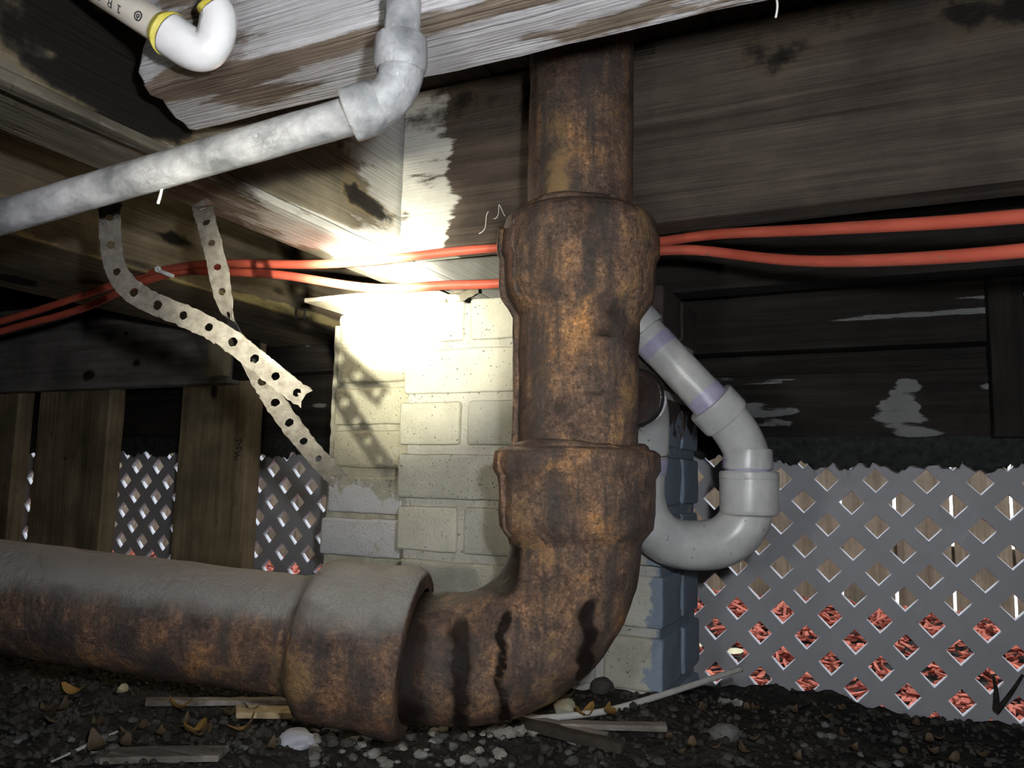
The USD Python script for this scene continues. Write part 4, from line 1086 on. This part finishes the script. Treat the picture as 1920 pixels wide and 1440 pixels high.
def leaf(p, l, w, m, label, group=None, rot=None):
    a = np.linspace(0, 2 * math.pi, 15)[:-1]
    x = l / 2 * np.cos(a); y = w / 2 * np.sin(a) * (1 - .35 * np.cos(a)) * np.abs(np.sin(a)) ** .2
    g_ = trimesh.creation.extrude_polygon(Polygon(np.stack([x, y], 1)), .0007, engine='earcut').subdivide().subdivide()
    V = g_.vertices; V[:, 2] += 3.5 * V[:, 0] ** 2 / l * .5 + .8 * np.abs(V[:, 1]) * .4
    g_.apply_transform(trimesh.transformations.euler_matrix(rng.normal(0, .25), rng.normal(0, .25), rot if rot is not None else rng.uniform(0, 6)))
    g_.apply_translation(p + [0, 0, .006])
    return obj('dry_leaf', g_, m, label=label, cat='leaf', group=group, smooth=True)


leaf(gp(137, 1316), .026, .014, LEAF[0], 'ochre leaf at far left below the horizontal run')
leaf(gp(228, 1312), .018, .012, LEAF[2], 'small pale leaf left of centre below the horizontal run')
leaf(gp(335, 1342), .026, .013, LEAF[0], 'ochre leaf beside the end of the straight lath')
leaf(gp(366, 1391), .026, .014, LEAF[0], 'flat tan leaf nearer the camera, left of the upright ochre leaf')
leaf(gp(458, 1380), .03, .012, LEAF[0], 'long ochre leaf tipped on edge near the brown board chip', rot=.9)
leaf(gp(1060, 1322), .03, .018, LEAF[1], 'brown leaf behind the cable at the foot of the pier')
leaf(gp(1095, 1356), .03, .013, LEAF[0], 'orange-brown leaf in front of the cable, left of its twin')
leaf(gp(1140, 1354), .024, .012, LEAF[0], 'orange-brown leaf in front of the cable, right of its twin')
leaf(gp(180, 1420), .028, .016, LEAF[1], 'dull brown leaf beside the thin wire')
leaf(gp(830, 1390), .02, .012, LEAF[2], 'yellowish leaf among the gravel below the elbow')
for i in range(16):
    leaf(gp(rng.uniform(60, 560), rng.uniform(1335, 1438)), .018, .009, LEAF[1], 'small brown leaf scrap on the soil below the horizontal run', 'leaf scraps below the horizontal run')
for i in range(24):
    px, py = rng.uniform(1250, 1900), rng.uniform(1340, 1440)
    leaf(gp(px, py), .014, .008, LEAF[1], 'small brown leaf scrap on the soil at lower right', 'leaf scraps at lower right')
# soil crumbs: uncountable
mv, mf, nb = [], [], 0
ico = trimesh.creation.icosphere(0, 1.0)
for i in range(9000):
    y = rng.uniform(.45, 1.43); x = rng.uniform(-1.3, .35)
    s = rng.uniform(.0012, .0045)
    if (PX0 - .24 < x < PIER_X1 + .01 and y > PY0 - .01) or (x < -1.2 and y > 1.28): y = rng.uniform(.45, .9)
    mv.append(ico.vertices * (s * rng.uniform(.5, 1.3, 3)) * (1 + .2 * rng.normal(size=(12, 1))) + [x, y, 0]); mf.append(ico.faces + nb); nb += 12
mv = np.vstack(mv); cx = np.repeat(np.array([mv[i * 12:(i + 1) * 12].mean(0) for i in range(9000)]), 12, 0)
mv[:, 2] += gz(cx[:, 0], cx[:, 1]) + .001
obj('soil_crumbs', (mv, np.vstack(mf)), mottled('soil_crumbs_look', (.015, .0135, .012), (.06, .054, .047), 9, .95), smooth=False, label='loose crumbs of dark soil and grit over the ground', cat='soil', kind='stuff')
for i, (px, py, lab) in enumerate(((945, 1388, 'whitish crumpled scrap on the gravel left of the dark square stick'), (985, 1400, 'small grey-white crumpled scrap against the dark square stick'), (1370, 1330, 'grey crumpled scrap on the soil below the lattice'))):
    gx2, gy2 = np.meshgrid(np.linspace(-1, 1, 14), np.linspace(-1, 1, 10), indexing='ij')
    q3 = np.stack([gx2, gy2, gx2 * 0 + i * 5], -1)
    hz = (meshkit.fbm(q3 * 2.2, 3, 30 + i) - .45) * .022
    sc_ = .017 if i == 0 else .011
    V = np.stack([gx2 * sc_ * (1 + .3 * meshkit.noise(q3 * 3, 4)), gy2 * sc_ * .6 * (1 + .4 * meshkit.noise(q3 * 3, 9)), hz * sc_ / .017], -1).reshape(-1, 3)
    a_ = (np.arange(13)[:, None] * 10 + np.arange(9)[None]).ravel(); q4 = np.stack([a_, a_ + 10, a_ + 11, a_ + 1], 1)
    V = np.vstack([V, V - [0, 0, .0006]]); q4 = np.vstack([q4, q4[:, ::-1] + 140])
    obj('crumpled_scrap', (V + gp(px, py) + [0, 0, .008], np.vstack([q4[:, [0, 1, 2]], q4[:, [0, 2, 3]]])), STONE[0], label=lab, cat='scrap', smooth=False)
# twigs at far right
for (p0, p1, lab) in (((1868, 1330), (1862, 1268), 'short dark upright twig at the foot of the right lattice'), ((1868, 1335), (1918, 1265), 'dark twig leaning right at the foot of the right lattice')):
    a = on(*p0, 1, 1.40); b = on(*p1, 1, 1.41)
    obj('twig', tube(spline([a, (a + b) / 2 + [.002, 0, .001], b], 12), np.linspace(.0045, .0022, 12), 8), TWIG, label=lab, cat='twig', smooth=True)
# threads
def thread(pts, label, r=.0006):
    obj('thread', tube(spline(pts, 30), r, 6), THREAD, label=label, cat='thread', smooth=True)


thread([at(304, 352, dg * 1.07), at(301, 366, dg * 1.07), at(296, 382, dg * 1.07)], 'pale drip hanging under the galvanized pipe', .0009)
thread([on(a, b, 1, .831) for a, b in ((898, 438), (910, 425), (912, 405), (916, 396))], 'curly cobweb thread on the dark joist, left of the zigzag one')
thread([on(a, b, 1, .831) for a, b in ((926, 410), (933, 405), (936, 384), (942, 396), (947, 405))], 'zigzag cobweb thread on the dark joist, beside the rusty pipe')
thread([on(1455, -4, 1, .458), on(1457, 6, 1, .455) - [0, 0, .004], on(1454, 15, 1, .455) - [0, 0, .006]], 'pale thread hanging from the whitewashed joist at upper right')
